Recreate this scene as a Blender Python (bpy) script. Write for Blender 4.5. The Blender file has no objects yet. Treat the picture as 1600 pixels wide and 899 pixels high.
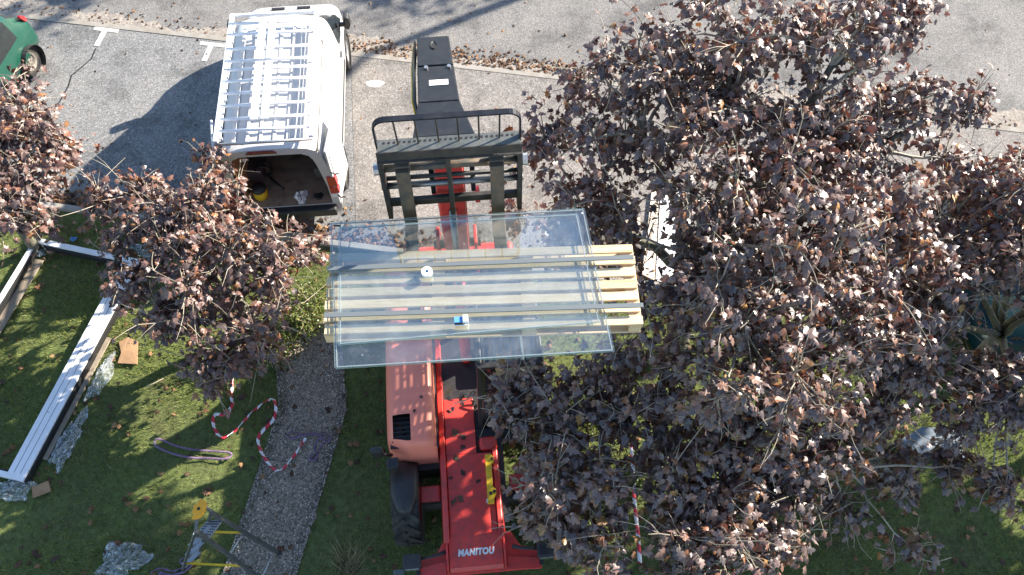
import bpy, bmesh, math, random
import numpy as np
from mathutils import Vector, Matrix

scene = bpy.context.scene
R = math.radians
rng = np.random.default_rng(7)
random.seed(7)

# ------------------------------------------------------------------ camera, sky, sun, exposure
CAM_H, PITCH, FPX = 13.0, 60.0, 1330.0
cd = bpy.data.cameras.new('camera'); cam = bpy.data.objects.new('camera', cd)
scene.collection.objects.link(cam)
cam.location = (0, 0, CAM_H); cam.rotation_euler = (R(90 - PITCH), 0, 0)
cd.sensor_width = 36; cd.lens = 36 * FPX / 1600; cd.clip_end = 2000; cd.clip_start = 0.05
scene.camera = cam

SUN_EL, SUN_AZ = 27.5, 29.0          # azimuth measured from +X towards +Y
w = bpy.data.worlds.new('World'); scene.world = w; w.use_nodes = True
wn = w.node_tree.nodes; wl = w.node_tree.links
sky = wn.new('ShaderNodeTexSky'); sky.sky_type = 'NISHITA'; sky.sun_disc = False
sky.sun_elevation = R(SUN_EL); sky.sun_rotation = R(90 - SUN_AZ); sky.altitude = 50
sky.dust_density = .4; sky.air_density = 1.0; sky.ozone_density = 1.6
bg = wn['Background']; bg.inputs['Strength'].default_value = 0.090
wl.new(sky.outputs[0], bg.inputs[0])
sd = bpy.data.lights.new('sun', 'SUN'); sd.energy = 4.6; sd.angle = R(0.55); sd.color = (1.0, 0.915, 0.79)
sun = bpy.data.objects.new('sun', sd); scene.collection.objects.link(sun)
sdir = Vector((math.cos(R(SUN_EL)) * math.cos(R(SUN_AZ)), math.cos(R(SUN_EL)) * math.sin(R(SUN_AZ)), math.sin(R(SUN_EL))))
sun.rotation_euler = sdir.to_track_quat('Z', 'Y').to_euler(); sun.location = (20, 10, 20)
vs = scene.view_settings
vs.view_transform = 'Standard'; vs.look = 'None'; vs.gamma = 1; vs.use_curve_mapping = False; vs.exposure = 1.86
try:
    scene.cycles.transparent_max_bounces = 32; scene.cycles.max_bounces = 10
except Exception: pass

# ------------------------------------------------------------------ helpers
_th = R(PITCH)
_F = np.array([0, math.cos(_th), -math.sin(_th)]); _R = np.array([1., 0, 0]); _U = np.array([0, math.sin(_th), math.cos(_th)])
def P(x, y, h=0.0):                  # point of the place at height h (survey of the photograph)
    d = _F * FPX + _R * (x - 800) - _U * (y - 449.5)
    t = (h - CAM_H) / d[2]
    return Vector((d[0] * t, d[1] * t, h))
def depth(p):
    v = np.asarray(p) - np.array([0, 0, CAM_H]); return v @ _F
def V(*a): return Vector(a)

C = scene.collection
class MB:
    def __init__(s): s.v = []; s.f = []
    def add(s, vs, fs):
        o = len(s.v); s.v += [tuple(p) for p in vs]; s.f += [tuple(o + i for i in f) for f in fs]; return s
    def box(s, c, d, rz=0.0):
        x, y, z = d[0] / 2, d[1] / 2, d[2] / 2; cs, sn = math.cos(rz), math.sin(rz)
        pts = []
        for k in (-z, z):
            for (a, b) in ((-x, -y), (x, -y), (x, y), (-x, y)):
                pts.append((c[0] + a * cs - b * sn, c[1] + a * sn + b * cs, c[2] + k))
        return s.add(pts, [(3, 2, 1, 0), (4, 5, 6, 7), (0, 1, 5, 4), (1, 2, 6, 5), (2, 3, 7, 6), (3, 0, 4, 7)])
    def bx(s, x0, x1, y0, y1, z0, z1): return s.box(((x0+x1)/2, (y0+y1)/2, (z0+z1)/2), (abs(x1-x0), abs(y1-y0), abs(z1-z0)))
    def bar(s, a, b, wd, ht, up=(0, 0, 1)):
        a = Vector(a); b = Vector(b); d = (b - a).normalized(); u = Vector(up)
        sd_ = d.cross(u)
        if sd_.length < 1e-4: sd_ = d.cross(Vector((0, 1, 0)))
        sd_.normalize(); u = sd_.cross(d).normalized()
        pts = []
        for e in (a, b):
            for (i, j) in ((-1, -1), (1, -1), (1, 1), (-1, 1)):
                pts.append(e + sd_ * (i * wd / 2) + u * (j * ht / 2))
        return s.add(pts, [(0, 1, 2, 3), (7, 6, 5, 4), (4, 5, 1, 0), (5, 6, 2, 1), (6, 7, 3, 2), (7, 4, 0, 3)])
    def tube(s, pts, rad, n=8, cap=True):
        pts = [Vector(p) for p in pts]; m = len(pts)
        rad = [rad] * m if not hasattr(rad, '__len__') else list(rad)
        vs_, fs_ = [], []
        prev = None
        for i, p in enumerate(pts):
            t = (pts[min(i + 1, m - 1)] - pts[max(i - 1, 0)])
            t = t.normalized() if t.length > 1e-9 else Vector((0, 0, 1))
            if prev is None:
                a = t.cross(Vector((0, 0, 1)))
                if a.length < .05: a = t.cross(Vector((1, 0, 0)))
            else:
                a = prev - t * prev.dot(t)
                if a.length < 1e-5: a = t.cross(Vector((0.3, 1, 0.2)))
            a.normalize(); prev = a; b = t.cross(a)
            for k in range(n):
                q = 2 * math.pi * k / n
                vs_.append(p + (a * math.cos(q) + b * math.sin(q)) * rad[i])
        for i in range(m - 1):
            for k in range(n):
                k2 = (k + 1) % n
                fs_.append((i * n + k, i * n + k2, (i + 1) * n + k2, (i + 1) * n + k))
        if cap:
            fs_.append(tuple(range(n - 1, -1, -1))); fs_.append(tuple((m - 1) * n + k for k in range(n)))
        return s.add(vs_, fs_)
    def prism(s, poly, axis, a, b):      # polygon in the two other axes, extruded along axis
        def mk(u, v_, t):
            return {'x': (t, u, v_), 'y': (u, t, v_), 'z': (u, v_, t)}[axis]
        n = len(poly)
        pts = [mk(u, v_, a) for u, v_ in poly] + [mk(u, v_, b) for u, v_ in poly]
        fs_ = [tuple(range(n - 1, -1, -1)), tuple(range(n, 2 * n))] + [(i, (i + 1) % n, n + (i + 1) % n, n + i) for i in range(n)]
        return s.add(pts, fs_)
    def lathe(s, prof, c, axis='x', n=24):   # prof: (radius, offset along axis)
        c = Vector(c); vs_, fs_ = [], []
        for r_, o in prof:
            for k in range(n):
                q = 2 * math.pi * k / n; u, v_ = r_ * math.cos(q), r_ * math.sin(q)
                vs_.append(c + Vector({'x': (o, u, v_), 'y': (u, o, v_), 'z': (u, v_, o)}[axis]))
        for i in range(len(prof) - 1):
            for k in range(n):
                k2 = (k + 1) % n
                fs_.append((i * n + k, i * n + k2, (i + 1) * n + k2, (i + 1) * n + k))
        return s.add(vs_, fs_)
    def build(s, name, m, parent=None, bev=0, smooth=False, seg=2):
        me = bpy.data.meshes.new(name); me.from_pydata(s.v, [], s.f)
        bm = bmesh.new(); bm.from_mesh(me); bmesh.ops.recalc_face_normals(bm, faces=bm.faces); bm.to_mesh(me); bm.free()
        o = bpy.data.objects.new(name, me); C.objects.link(o); me.materials.append(m)
        if parent: o.parent = parent
        if smooth:
            me.polygons.foreach_set('use_smooth', [True] * len(me.polygons))
        if bev:
            b = o.modifiers.new('bevel', 'BEVEL'); b.width = bev; b.segments = seg; b.limit_method = 'ANGLE'; b.angle_limit = R(35)
            b.harden_normals = False
        return o

def tag(o, label=None, cat=None, group=None, kind=None):
    if label: o['label'] = label
    if cat: o['category'] = cat
    if group: o['group'] = group
    if kind: o['kind'] = kind
    return o
def empty(name, loc, rz=0.0):
    o = bpy.data.objects.new(name, None); C.objects.link(o); o.location = loc; o.rotation_euler = (0, 0, rz); o.empty_display_size = .2
    return o
def npmesh(name, verts, faces_flat, nper, m, parent=None, attr=None, smooth=False):
    me = bpy.data.meshes.new(name)
    nv = len(verts); nf = len(faces_flat) // nper
    me.vertices.add(nv); me.vertices.foreach_set('co', np.asarray(verts, np.float32).ravel())
    me.loops.add(nf * nper); me.loops.foreach_set('vertex_index', np.asarray(faces_flat, np.int32))
    me.polygons.add(nf); me.polygons.foreach_set('loop_start', np.arange(nf, dtype=np.int32) * nper)
    me.polygons.foreach_set('loop_total', np.full(nf, nper, np.int32))
    if smooth: me.polygons.foreach_set('use_smooth', np.ones(nf, bool))
    me.update(calc_edges=True)
    if attr is not None:
        a = me.attributes.new('var', 'FLOAT', 'POINT'); a.data.foreach_set('value', np.asarray(attr, np.float32))
    me.materials.append(m)
    o = bpy.data.objects.new(name, me); C.objects.link(o)
    if parent: o.parent = parent
    return o

# ------------------------------------------------------------------ materials
def newmat(name):
    m = bpy.data.materials.new(name); m.use_nodes = True
    nt = m.node_tree; return m, nt.nodes, nt.links, nt.nodes['Principled BSDF']
def ramp(N, stops, interp='LINEAR'):
    r = N.new('ShaderNodeValToRGB'); e = r.color_ramp.elements; r.color_ramp.interpolation = interp
    while len(e) < len(stops): e.new(0.5)
    for i, (p, c) in enumerate(stops):
        e[i].position = p; e[i].color = (*c, 1) if len(c) == 3 else c
    return r
def noise(N, L, scale, detail=4, rough=.6, coord='Object', vec=None):
    n = N.new('ShaderNodeTexNoise'); n.inputs['Scale'].default_value = scale; n.inputs['Detail'].default_value = detail
    n.inputs['Roughness'].default_value = rough
    if vec is None:
        t = N.new('ShaderNodeTexCoord'); vec = t.outputs[coord]
    L.new(vec, n.inputs['Vector']); return n
def mix(N, L, a, b, fac, typ='MIX'):
    x = N.new('ShaderNodeMix'); x.data_type = 'RGBA'; x.blend_type = typ
    for sock, val in ((x.inputs[6], a), (x.inputs[7], b), (x.inputs[0], fac)):
        if hasattr(val, 'links'): L.new(val, sock)
        elif isinstance(val, (int, float)): sock.default_value = val
        else: sock.default_value = (*val, 1)
    return x.outputs[2]
def bump(N, L, h, strength, dist=.01):
    b = N.new('ShaderNodeBump'); b.inputs['Strength'].default_value = strength; b.inputs['Distance'].default_value = dist
    L.new(h, b.inputs['Height']); return b.outputs[0]
def paint(name, col, rough=.4, metal=0., dirt=None, dscale=6., damt=.5, spec=.5, bmp=0., bscale=60., coat=0.):
    m, N, L, B = newmat(name)
    n = noise(N, L, dscale, 6, .65)
    dirt = dirt or tuple(c * .6 for c in col)
    r = ramp(N, [(.42, (0, 0, 0)), (.72, (damt, damt, damt))]); L.new(n.outputs[0], r.inputs[0])
    L.new(mix(N, L, col, dirt, r.outputs[0]), B.inputs['Base Color'])
    rr = N.new('ShaderNodeMapRange'); L.new(n.outputs[0], rr.inputs[0]); rr.inputs[3].default_value = rough * .8; rr.inputs[4].default_value = min(1, rough * 1.25)
    L.new(rr.outputs[0], B.inputs['Roughness'])
    B.inputs['Metallic'].default_value = metal; B.inputs['Specular IOR Level'].default_value = spec; B.inputs['Coat Weight'].default_value = coat
    B.inputs['Coat Roughness'].default_value = .08
    if bmp:
        n2 = noise(N, L, bscale, 4, .6); L.new(bump(N, L, n2.outputs[0], bmp, .004), B.inputs['Normal'])
    return m

def m_asphalt(name, base, speck, light, sc=1.0, worn=(.25, .23, .2)):
    m, N, L, B = newmat(name)
    t = N.new('ShaderNodeTexCoord'); vec = t.outputs['Object']
    big = noise(N, L, .55, 5, .6, vec=vec); fine = noise(N, L, 38 * sc, 3, .7, vec=vec)
    vor = N.new('ShaderNodeTexVoronoi'); vor.inputs['Scale'].default_value = 58 * sc; L.new(vec, vor.inputs['Vector'])
    r1 = ramp(N, [(.3, base), (.7, light)]); L.new(big.outputs[0], r1.inputs[0])
    sp = ramp(N, [(.0, (.0, .0, .0)), (.45, (.25, .25, .25)), (1, (1, 1, 1))]); L.new(vor.outputs['Color'], sp.inputs[0])
    c = mix(N, L, r1.outputs[0], speck, .0)
    sx = N.new('ShaderNodeSeparateColor'); L.new(vor.outputs['Color'], sx.inputs[0])
    mr = ramp(N, [(.62, (0, 0, 0)), (.95, (.42, .42, .42))]); L.new(sx.outputs[0], mr.inputs[0])
    c = mix(N, L, r1.outputs[0], speck, mr.outputs[0])
    dk = ramp(N, [(.1, (.55, .55, .55)), (.35, (0, 0, 0))]); L.new(sx.outputs[1], dk.inputs[0])
    c = mix(N, L, c, tuple(b * .35 for b in base), dk.outputs[0])
    st = noise(N, L, 2.3, 6, .7, vec=vec)
    sr = ramp(N, [(.55, (0, 0, 0)), (.75, (.55, .55, .55))]); L.new(st.outputs[0], sr.inputs[0])
    c = mix(N, L, c, worn, sr.outputs[0])
    s2 = noise(N, L, .9, 7, .72, vec=vec); q2 = ramp(N, [(.36, (.62, .62, .62)), (.5, (1, 1, 1)), (.66, (1.12, 1.1, 1.07))]); L.new(s2.outputs[0], q2.inputs[0])
    c = mix(N, L, c, q2.outputs[0], 1., 'MULTIPLY')
    L.new(c, B.inputs['Base Color']); B.inputs['Roughness'].default_value = .9; B.inputs['Specular IOR Level'].default_value = .3
    L.new(bump(N, L, fine.outputs[0], .5, .012), B.inputs['Normal'])
    return m
M = {}
M['road'] = m_asphalt('road_asphalt', (.15, .144, .14), (.40, .38, .36), (.19, .182, .173), 1.0)
M['bay'] = m_asphalt('bay_asphalt', (.15, .152, .155), (.46, .45, .44), (.215, .212, .207), .8)
M['bay_tan'] = m_asphalt('bay_asphalt_worn', (.165, .152, .142), (.44, .42, .39), (.225, .205, .19), .8, (.30, .26, .22))
def m_ground(name, cols, sc, rough=.95, bs=.6):
    m, N, L, B = newmat(name)
    a = noise(N, L, sc, 8, .7); b = noise(N, L, sc * 9, 4, .7)
    r = ramp(N, [(i / (len(cols) - 1) * .5 + .25, c) for i, c in enumerate(cols)]); L.new(a.outputs[0], r.inputs[0])
    r2 = ramp(N, [(.3, (.55, .55, .55)), (.7, (1.25, 1.25, 1.25))]); L.new(b.outputs[0], r2.inputs[0])
    L.new(mix(N, L, r.outputs[0], r2.outputs[0], 1.0, 'MULTIPLY'), B.inputs['Base Color'])
    B.inputs['Roughness'].default_value = rough; B.inputs['Specular IOR Level'].default_value = .2
    L.new(bump(N, L, b.outputs[0], bs, .03), B.inputs['Normal']); return m
M['lawn'] = m_ground('lawn_soil', [(.09, .07, .045), (.105, .12, .045), (.115, .145, .045), (.14, .135, .06)], 1.1)
M['dirt'] = m_ground('dirt_strip', [(.17, .15, .13), (.27, .24, .21), (.33, .29, .25), (.20, .17, .145)], 1.6)
M['path'] = m_ground('path_gravel_bed', [(.19, .15, .105), (.33, .275, .205), (.25, .205, .15)], 3)
M['kerb'] = paint('kerb_concrete', (.30, .28, .25), .9, dirt=(.2, .17, .13), dscale=3, damt=.8, bmp=.4, spec=.2)
M['marking'] = paint('white_marking', (.62, .61, .58), .8, dirt=(.25, .24, .23), dscale=9, damt=.9, spec=.2)
def m_var(name, stops, rough=.45, spec=.5, transl=.0, tcol=(.3, .05, .03), use_obj=False, coat=0.):
    m, N, L, B = newmat(name)
    if use_obj:
        a = N.new('ShaderNodeObjectInfo').outputs['Random']
    else:
        at = N.new('ShaderNodeAttribute'); at.attribute_name = 'var'; a = at.outputs['Fac']
    r = ramp(N, stops); L.new(a, r.inputs[0])
    n = noise(N, L, 45, 3, .6)
    r2 = ramp(N, [(.3, (.7, .7, .7)), (.7, (1.2, 1.2, 1.2))]); L.new(n.outputs[0], r2.inputs[0])
    c = mix(N, L, r.outputs[0], r2.outputs[0], 1., 'MULTIPLY')
    L.new(c, B.inputs['Base Color']); B.inputs['Roughness'].default_value = rough; B.inputs['Specular IOR Level'].default_value = spec
    L.new(bump(N, L, n.outputs[0], .35, .004), B.inputs['Normal'])
    if transl:
        tr = N.new('ShaderNodeBsdfTranslucent')
        L.new(mix(N, L, c, tcol, .5), tr.inputs[0])
        mx = N.new('ShaderNodeMixShader'); mx.inputs[0].default_value = transl
        L.new(B.outputs[0], mx.inputs[1]); L.new(tr.outputs[0], mx.inputs[2])
        L.new(mx.outputs[0], N['Material Output'].inputs[0])
    return m
PURPLE = [(0, (.072, .054, .050)), (.35, (.13, .092, .083)), (.65, (.19, .122, .102)), (.85, (.21, .105, .07)), (.96, (.21, .085, .03)), (1., (.30, .17, .045))]
BROWNRED = [(0, (.062, .045, .041)), (.4, (.12, .075, .065)), (.75, (.17, .092, .074)), (.92, (.20, .085, .05)), (1., (.28, .13, .04))]
M['leaf'] = m_var('maple_leaf_mass', PURPLE, .40, .9, .14); M['leaf1'] = m_var('maple_leaf_single', PURPLE, .40, .9, .14, use_obj=True)
M['leafr'] = m_var('red_maple_leaf_mass', BROWNRED, .42, .7, .14); M['leafr1'] = m_var('red_maple_leaf_single', BROWNRED, .42, .7, .14, use_obj=True)
M['fallen'] = m_var('fallen_leaf', [(0, (.05, .03, .02)), (.5, (.12, .06, .03)), (.8, (.2, .1, .045)), (1, (.28, .17, .08))], .7, .3)
M['fallen1'] = m_var('fallen_leaf_single', [(0, (.035, .024, .02)), (.7, (.07, .04, .03)), (1, (.12, .075, .04))], .6, .4, use_obj=True)
M['shrubleaf'] = m_var('shrub_leaf', [(0, (.05, .08, .015)), (.5, (.10, .135, .025)), (.85, (.17, .19, .04)), (1, (.26, .15, .04))], .5, .5, .15, (.3, .35, .03))
M['grass'] = m_var('grass_blade', [(0, (.09, .10, .028)), (.5, (.18, .21, .048)), (.85, (.27, .285, .075)), (1, (.36, .32, .16))], .55, .4, .25, (.2, .3, .03))
M['drygrass'] = m_var('dry_grass', [(0, (.12, .10, .05)), (1, (.32, .27, .15))], .7, .3)
M['pebble'] = m_var('pebble', [(0, (.10, .09, .08)), (.5, (.32, .265, .21)), (.85, (.54, .47, .39)), (1, (.72, .66, .58))], .8, .3)
def m_bark():
    m, N, L, B = newmat('maple_bark')
    a = noise(N, L, 6, 6, .7); b = noise(N, L, 26, 5, .7)
    r = ramp(N, [(.3, (.075, .066, .052)), (.5, (.15, .135, .10)), (.62, (.16, .17, .085)), (.75, (.27, .27, .19))]); L.new(a.outputs[0], r.inputs[0])
    r2 = ramp(N, [(.3, (.6, .6, .6)), (.7, (1.2, 1.2, 1.2))]); L.new(b.outputs[0], r2.inputs[0])
    L.new(mix(N, L, r.outputs[0], r2.outputs[0], 1, 'MULTIPLY'), B.inputs['Base Color']); B.inputs['Roughness'].default_value = .85
    L.new(bump(N, L, b.outputs[0], .6, .02), B.inputs['Normal']); return m
M['bark'] = m_bark()
M['twig'] = paint('twig_bark', (.36, .31, .24), .7, dirt=(.14, .12, .07), dscale=5, damt=.8)
# vehicles and objects
M['white'] = paint('van_white_paint', (.52, .525, .535), .32, dirt=(.55, .54, .52), dscale=2.2, damt=.45, coat=.4)
M['rackw'] = paint('rack_white', (.74, .75, .77), .45, dirt=(.5, .5, .5), dscale=12, damt=.5)
M['black'] = paint('black_plastic', (.018, .018, .02), .5, dirt=(.05, .048, .045), dscale=7, damt=.6)
M['blackpaint'] = paint('black_boom_paint', (.010, .012, .018), .42, dirt=(.035, .035, .038), dscale=9, damt=.5, bmp=.1, spec=.22)
M['steel'] = paint('dark_steel', (.024, .023, .022), .55, .2, dirt=(.085, .07, .055), dscale=9, damt=.8, bmp=.3)
M['forksteel'] = paint('worn_fork_steel', (.075, .066, .052), .55, .2, dirt=(.20, .13, .075), dscale=7, damt=.9, bmp=.3)
M['shinysteel'] = paint('polished_shaft', (.22, .22, .22), .32, .8, dirt=(.1, .09, .08), dscale=12, damt=.7)
M['zinc'] = paint('zinc_bolt', (.5, .5, .5), .35, .8)
M['red'] = paint('red_machine_paint', (.62, .048, .036), .40, dirt=(.30, .05, .04), dscale=9, damt=.85, coat=.15, bmp=.06)
M['redhood'] = paint('sky_sheen_red_hood', (.82, .23, .15), .5, dirt=(.76, .24, .17), dscale=2.5, damt=.7, coat=.15)  # pale salmon: sky reflection on the red hood put into its base colour
M['tyre'] = paint('tyre_rubber', (.022, .022, .022), .85, dirt=(.085, .075, .06), dscale=6, damt=.9, spec=.3, bmp=.3)
M['rim'] = paint('wheel_rim_steel', (.28, .26, .23), .5, .5, dirt=(.16, .13, .1), dscale=14, damt=.8)
M['hub'] = paint('silver_hubcap', (.45, .45, .46), .4, .6, dirt=(.2, .2, .2), dscale=10)
M['yellow'] = paint('yellow_paint', (.75, .47, .02), .42, dirt=(.4, .25, .03), dscale=10, damt=.5)
M['orange'] = paint('orange_plastic', (.80, .36, .02), .45, dirt=(.6, .26, .02), dscale=8)
M['alu'] = paint('aluminium', (.42, .43, .44), .42, .75, dirt=(.25, .25, .25), dscale=14, damt=.6)
M['darkalu'] = paint('dull_aluminium', (.10, .11, .105), .5, .5, dirt=(.2, .2, .19), dscale=14, damt=.6)
M['pvc'] = paint('white_lacquered_profile', (.76, .76, .77), .35, dirt=(.62, .61, .6), dscale=3, damt=.5)
M['gasket'] = paint('black_gasket', (.015, .015, .015), .6)
M['card'] = paint('cardboard', (.36, .22, .12), .85, dirt=(.25, .15, .09), dscale=4, damt=.7, spec=.2)
M['greycard'] = paint('grey_card_strip', (.30, .25, .19), .85, dirt=(.2, .16, .12), dscale=6, damt=.7, spec=.2)
M['strap'] = paint('purple_webbing', (.15, .10, .16), .8, dirt=(.28, .2, .28), dscale=30, damt=.8, spec=.2, bmp=.3)
M['greybar'] = paint('grey_anodised_bar', (.115, .135, .145), .6, 0., dirt=(.09, .105, .115), dscale=4, damt=.5)
M['spacer'] = paint('spacer_bar', (.40, .44, .44), .4, .5)
M['redlens'] = paint('red_lamp_lens', (.42, .015, .02), .15, coat=.8, damt=.2)
M['darkred'] = paint('dark_brake_lens', (.16, .012, .015), .2, coat=.6, damt=.2)
M['lens'] = paint('clear_lamp_lens', (.5, .52, .5), .12, .5, coat=1.)
M['sticker'] = paint('white_sticker', (.72, .72, .72), .5)
M['bluebox'] = paint('blue_print', (.10, .30, .62), .45)
M['whiteplastic'] = paint('white_plastic', (.78, .78, .78), .4)
M['slab'] = paint('blue_grey_board', (.13, .165, .20), .8, dirt=(.09, .11, .13), dscale=12, damt=.7, bmp=.2)
M['green'] = paint('green_car_paint', (.004, .055, .038), .3, metal=.0, dirt=(.02, .075, .05), dscale=2, damt=.5, coat=.5)
M['teal'] = paint('teal_car_paint', (.003, .026, .033), .30, metal=.0, dirt=(.008, .024, .028), dscale=2, damt=.5, coat=.0, spec=.3)
M['carglass'] = paint('dark_car_glass', (.012, .016, .018), .06, dirt=(.03, .035, .035), dscale=3, spec=.6)
M['cabin'] = paint('van_interior_ply', (.36, .25, .17), .85, dirt=(.13, .10, .08), dscale=4, damt=.9, spec=.2)
M['lining'] = paint('van_dark_lining', (.10, .092, .086), .8, dirt=(.09, .075, .06), dscale=5, damt=.8)
M['ply'] = paint('orange_plywood', (.48, .25, .13), .7, dirt=(.36, .19, .1), dscale=3, damt=.6)
M['hose'] = paint('black_hose', (.015, .015, .016), .4)
def m_wood(name, c1, c2, c3):
    m, N, L, B = newmat(name)
    oi = N.new('ShaderNodeObjectInfo'); t = N.new('ShaderNodeTexCoord')
    mp = N.new('ShaderNodeMapping'); mp.inputs['Scale'].default_value = (1.2, 14, 14); L.new(t.outputs['Object'], mp.inputs[0])
    ad = N.new('ShaderNodeVectorMath'); ad.operation = 'ADD'; L.new(mp.outputs[0], ad.inputs[0]); L.new(oi.outputs['Random'], ad.inputs[1])
    n = noise(N, L, 3.2, 6, .7, vec=ad.outputs[0])
    r = ramp(N, [(.3, c1), (.55, c2), (.75, c3)]); L.new(n.outputs[0], r.inputs[0])
    mp2 = N.new('ShaderNodeMapping'); mp2.inputs['Scale'].default_value = (3.2, 9, 9); L.new(t.outputs['Object'], mp2.inputs[0])
    vo = N.new('ShaderNodeTexVoronoi'); vo.inputs['Scale'].default_value = 1.0; L.new(mp2.outputs[0], vo.inputs['Vector'])
    k = ramp(N, [(.05, (1, 1, 1)), (.13, (0, 0, 0))]); L.new(vo.outputs['Distance'], k.inputs[0])
    c = mix(N, L, r.outputs[0], tuple(x * .45 for x in c1), k.outputs[0])
    vv = ramp(N, [(0, (.82, .82, .80)), (1, (1.12, 1.1, 1.05))]); L.new(oi.outputs['Random'], vv.inputs[0])
    L.new(mix(N, L, c, vv.outputs[0], 1., 'MULTIPLY'), B.inputs['Base Color']); B.inputs['Roughness'].default_value = .75
    B.inputs['Specular IOR Level'].default_value = .25
    L.new(bump(N, L, n.outputs[0], .25, .004), B.inputs['Normal']); return m
M['wood'] = m_wood('pallet_pine', (.55, .38, .21), (.69, .53, .34), (.75, .62, .45))
M['plank'] = m_wood('pale_plank', (.44, .35, .28), (.62, .53, .46), (.7, .63, .57))
def m_glass(name, tint, refl=1.0, dirt=.06):
    m, N, L, B = newmat(name); N.remove(B)
    tr = N.new('ShaderNodeBsdfTransparent'); tr.inputs[0].default_value = (*tint, 1)
    gl = N.new('ShaderNodeBsdfGlossy'); gl.inputs['Roughness'].default_value = .015; gl.inputs[0].default_value = (.78, .95, 1., 1)
    fr = N.new('ShaderNodeLayerWeight'); fr.inputs[0].default_value = .5
    pw_ = N.new('ShaderNodeMath'); pw_.operation = 'POWER'; pw_.inputs[1].default_value = 5; L.new(fr.outputs['Facing'], pw_.inputs[0])
    mu = N.new('ShaderNodeMath'); mu.operation = 'MULTIPLY_ADD'; mu.inputs[1].default_value = .4; mu.inputs[2].default_value = .043 * refl; L.new(pw_.outputs[0], mu.inputs[0])
    mx = N.new('ShaderNodeMixShader'); L.new(mu.outputs[0], mx.inputs[0]); L.new(tr.outputs[0], mx.inputs[1]); L.new(gl.outputs[0], mx.inputs[2])
    df = N.new('ShaderNodeBsdfDiffuse'); df.inputs[0].default_value = (.75, .76, .76, 1)
    a = noise(N, L, 5, 5, .7); b = noise(N, L, 34, 4, .75)
    r1 = ramp(N, [(.45, (0, 0, 0)), (.8, (dirt, dirt, dirt))]); L.new(a.outputs[0], r1.inputs[0])
    r2 = ramp(N, [(.66, (0, 0, 0)), (.72, (.45, .45, .45))]); L.new(b.outputs[0], r2.inputs[0])
    am = N.new('ShaderNodeMath'); am.operation = 'MULTIPLY'; L.new(a.outputs[0], am.inputs[0]); L.new(r2.outputs[0], am.inputs[1])
    sm = N.new('ShaderNodeMath'); sm.operation = 'ADD'; L.new(am.outputs[0], sm.inputs[0]); L.new(r1.outputs[0], sm.inputs[1])
    s2 = N.new('ShaderNodeMath'); s2.operation = 'ADD'; s2.inputs[1].default_value = dirt * .35; L.new(sm.outputs[0], s2.inputs[0])
    m2 = N.new('ShaderNodeMixShader'); L.new(s2.outputs[0], m2.inputs[0]); L.new(mx.outputs[0], m2.inputs[1]); L.new(df.outputs[0], m2.inputs[2])
    L.new(m2.outputs[0], N['Material Output'].inputs[0]); return m
M['pane'] = m_glass('glazing', (.990, .997, .997), 1.4, .026)
M['cabglass'] = m_glass('cab_glass', (.62, .70, .70), 1.3, .05)
def m_edge():
    m, N, L, B = newmat('glass_edge'); B.inputs['Base Color'].default_value = (.40, .56, .52, 1); B.inputs['Roughness'].default_value = .2; return m
M['edge'] = m_edge()
def m_film():
    m, N, L, B = newmat('plastic_film'); N.remove(B)
    tr = N.new('ShaderNodeBsdfTransparent'); tr.inputs[0].default_value = (.92, .94, .95, 1)
    gl = N.new('ShaderNodeBsdfGlossy'); gl.inputs['Roughness'].default_value = .12; gl.inputs[0].default_value = (.9, .92, .95, 1)
    df = N.new('ShaderNodeBsdfDiffuse'); df.inputs[0].default_value = (.72, .75, .78, 1)
    n = noise(N, L, 14, 5, .7)
    mr = ramp(N, [(.35, (.12, .12, .12)), (.7, (.6, .6, .6))]); L.new(n.outputs[0], mr.inputs[0])
    a = N.new('ShaderNodeMixShader'); a.inputs[0].default_value = .4; L.new(df.outputs[0], a.inputs[1]); L.new(gl.outputs[0], a.inputs[2])
    b = N.new('ShaderNodeMixShader'); L.new(mr.outputs[0], b.inputs[0]); L.new(tr.outputs[0], b.inputs[1]); L.new(a.outputs[0], b.inputs[2])
    L.new(b.outputs[0], N['Material Output'].inputs[0]); return m
M['film'] = m_film()
def m_tape():
    m, N, L, B = newmat('barrier_tape')
    at = N.new('ShaderNodeAttribute'); at.attribute_name = 'var'
    md = N.new('ShaderNodeMath'); md.operation = 'FRACT'; L.new(at.outputs['Fac'], md.inputs[0])
    r = ramp(N, [(0, (.60, .035, .06)), (.5, (.76, .74, .73))], 'CONSTANT'); L.new(md.outputs[0], r.inputs[0])
    L.new(r.outputs[0], B.inputs['Base Color']); B.inputs['Roughness'].default_value = .35; return m
M['tape'] = m_tape()

# ------------------------------------------------------------------ the setting
PA = R(-8.8)                                   # direction of the kerbs
e1 = V(math.cos(PA), math.sin(PA), 0); n1 = V(-math.sin(PA), math.cos(PA), 0)
K0 = V(-8.36, 9.24, 0)                         # lawn kerb passes here
L0 = V(-5.94, 13.52, 0)                        # far edging strip passes here
def band(name, base, a, b, z0, z1, m, s0=-70, s1=70):
    mb = MB(); p = [base + e1 * s0 + n1 * a, base + e1 * s1 + n1 * a, base + e1 * s1 + n1 * b, base + e1 * s0 + n1 * b]
    mb.add([(q.x, q.y, z0) for q in p] + [(q.x, q.y, z1) for q in p], [(3, 2, 1, 0), (4, 5, 6, 7), (0, 1, 5, 4), (1, 2, 6, 5), (2, 3, 7, 6), (3, 0, 4, 7)])
    return tag(mb.build(name, m), kind='structure')
mb = MB(); mb.add([(-300, -300, -.06), (300, -300, -.06), (300, 300, -.06), (-300, 300, -.06)], [(0, 1, 2, 3)])
tag(mb.build('ground', M['road']), kind='structure')
depthbay = (L0 - K0).dot(n1)
band('parking_bays', K0, .0, depthbay, -.05, .0, M['bay'])
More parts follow.
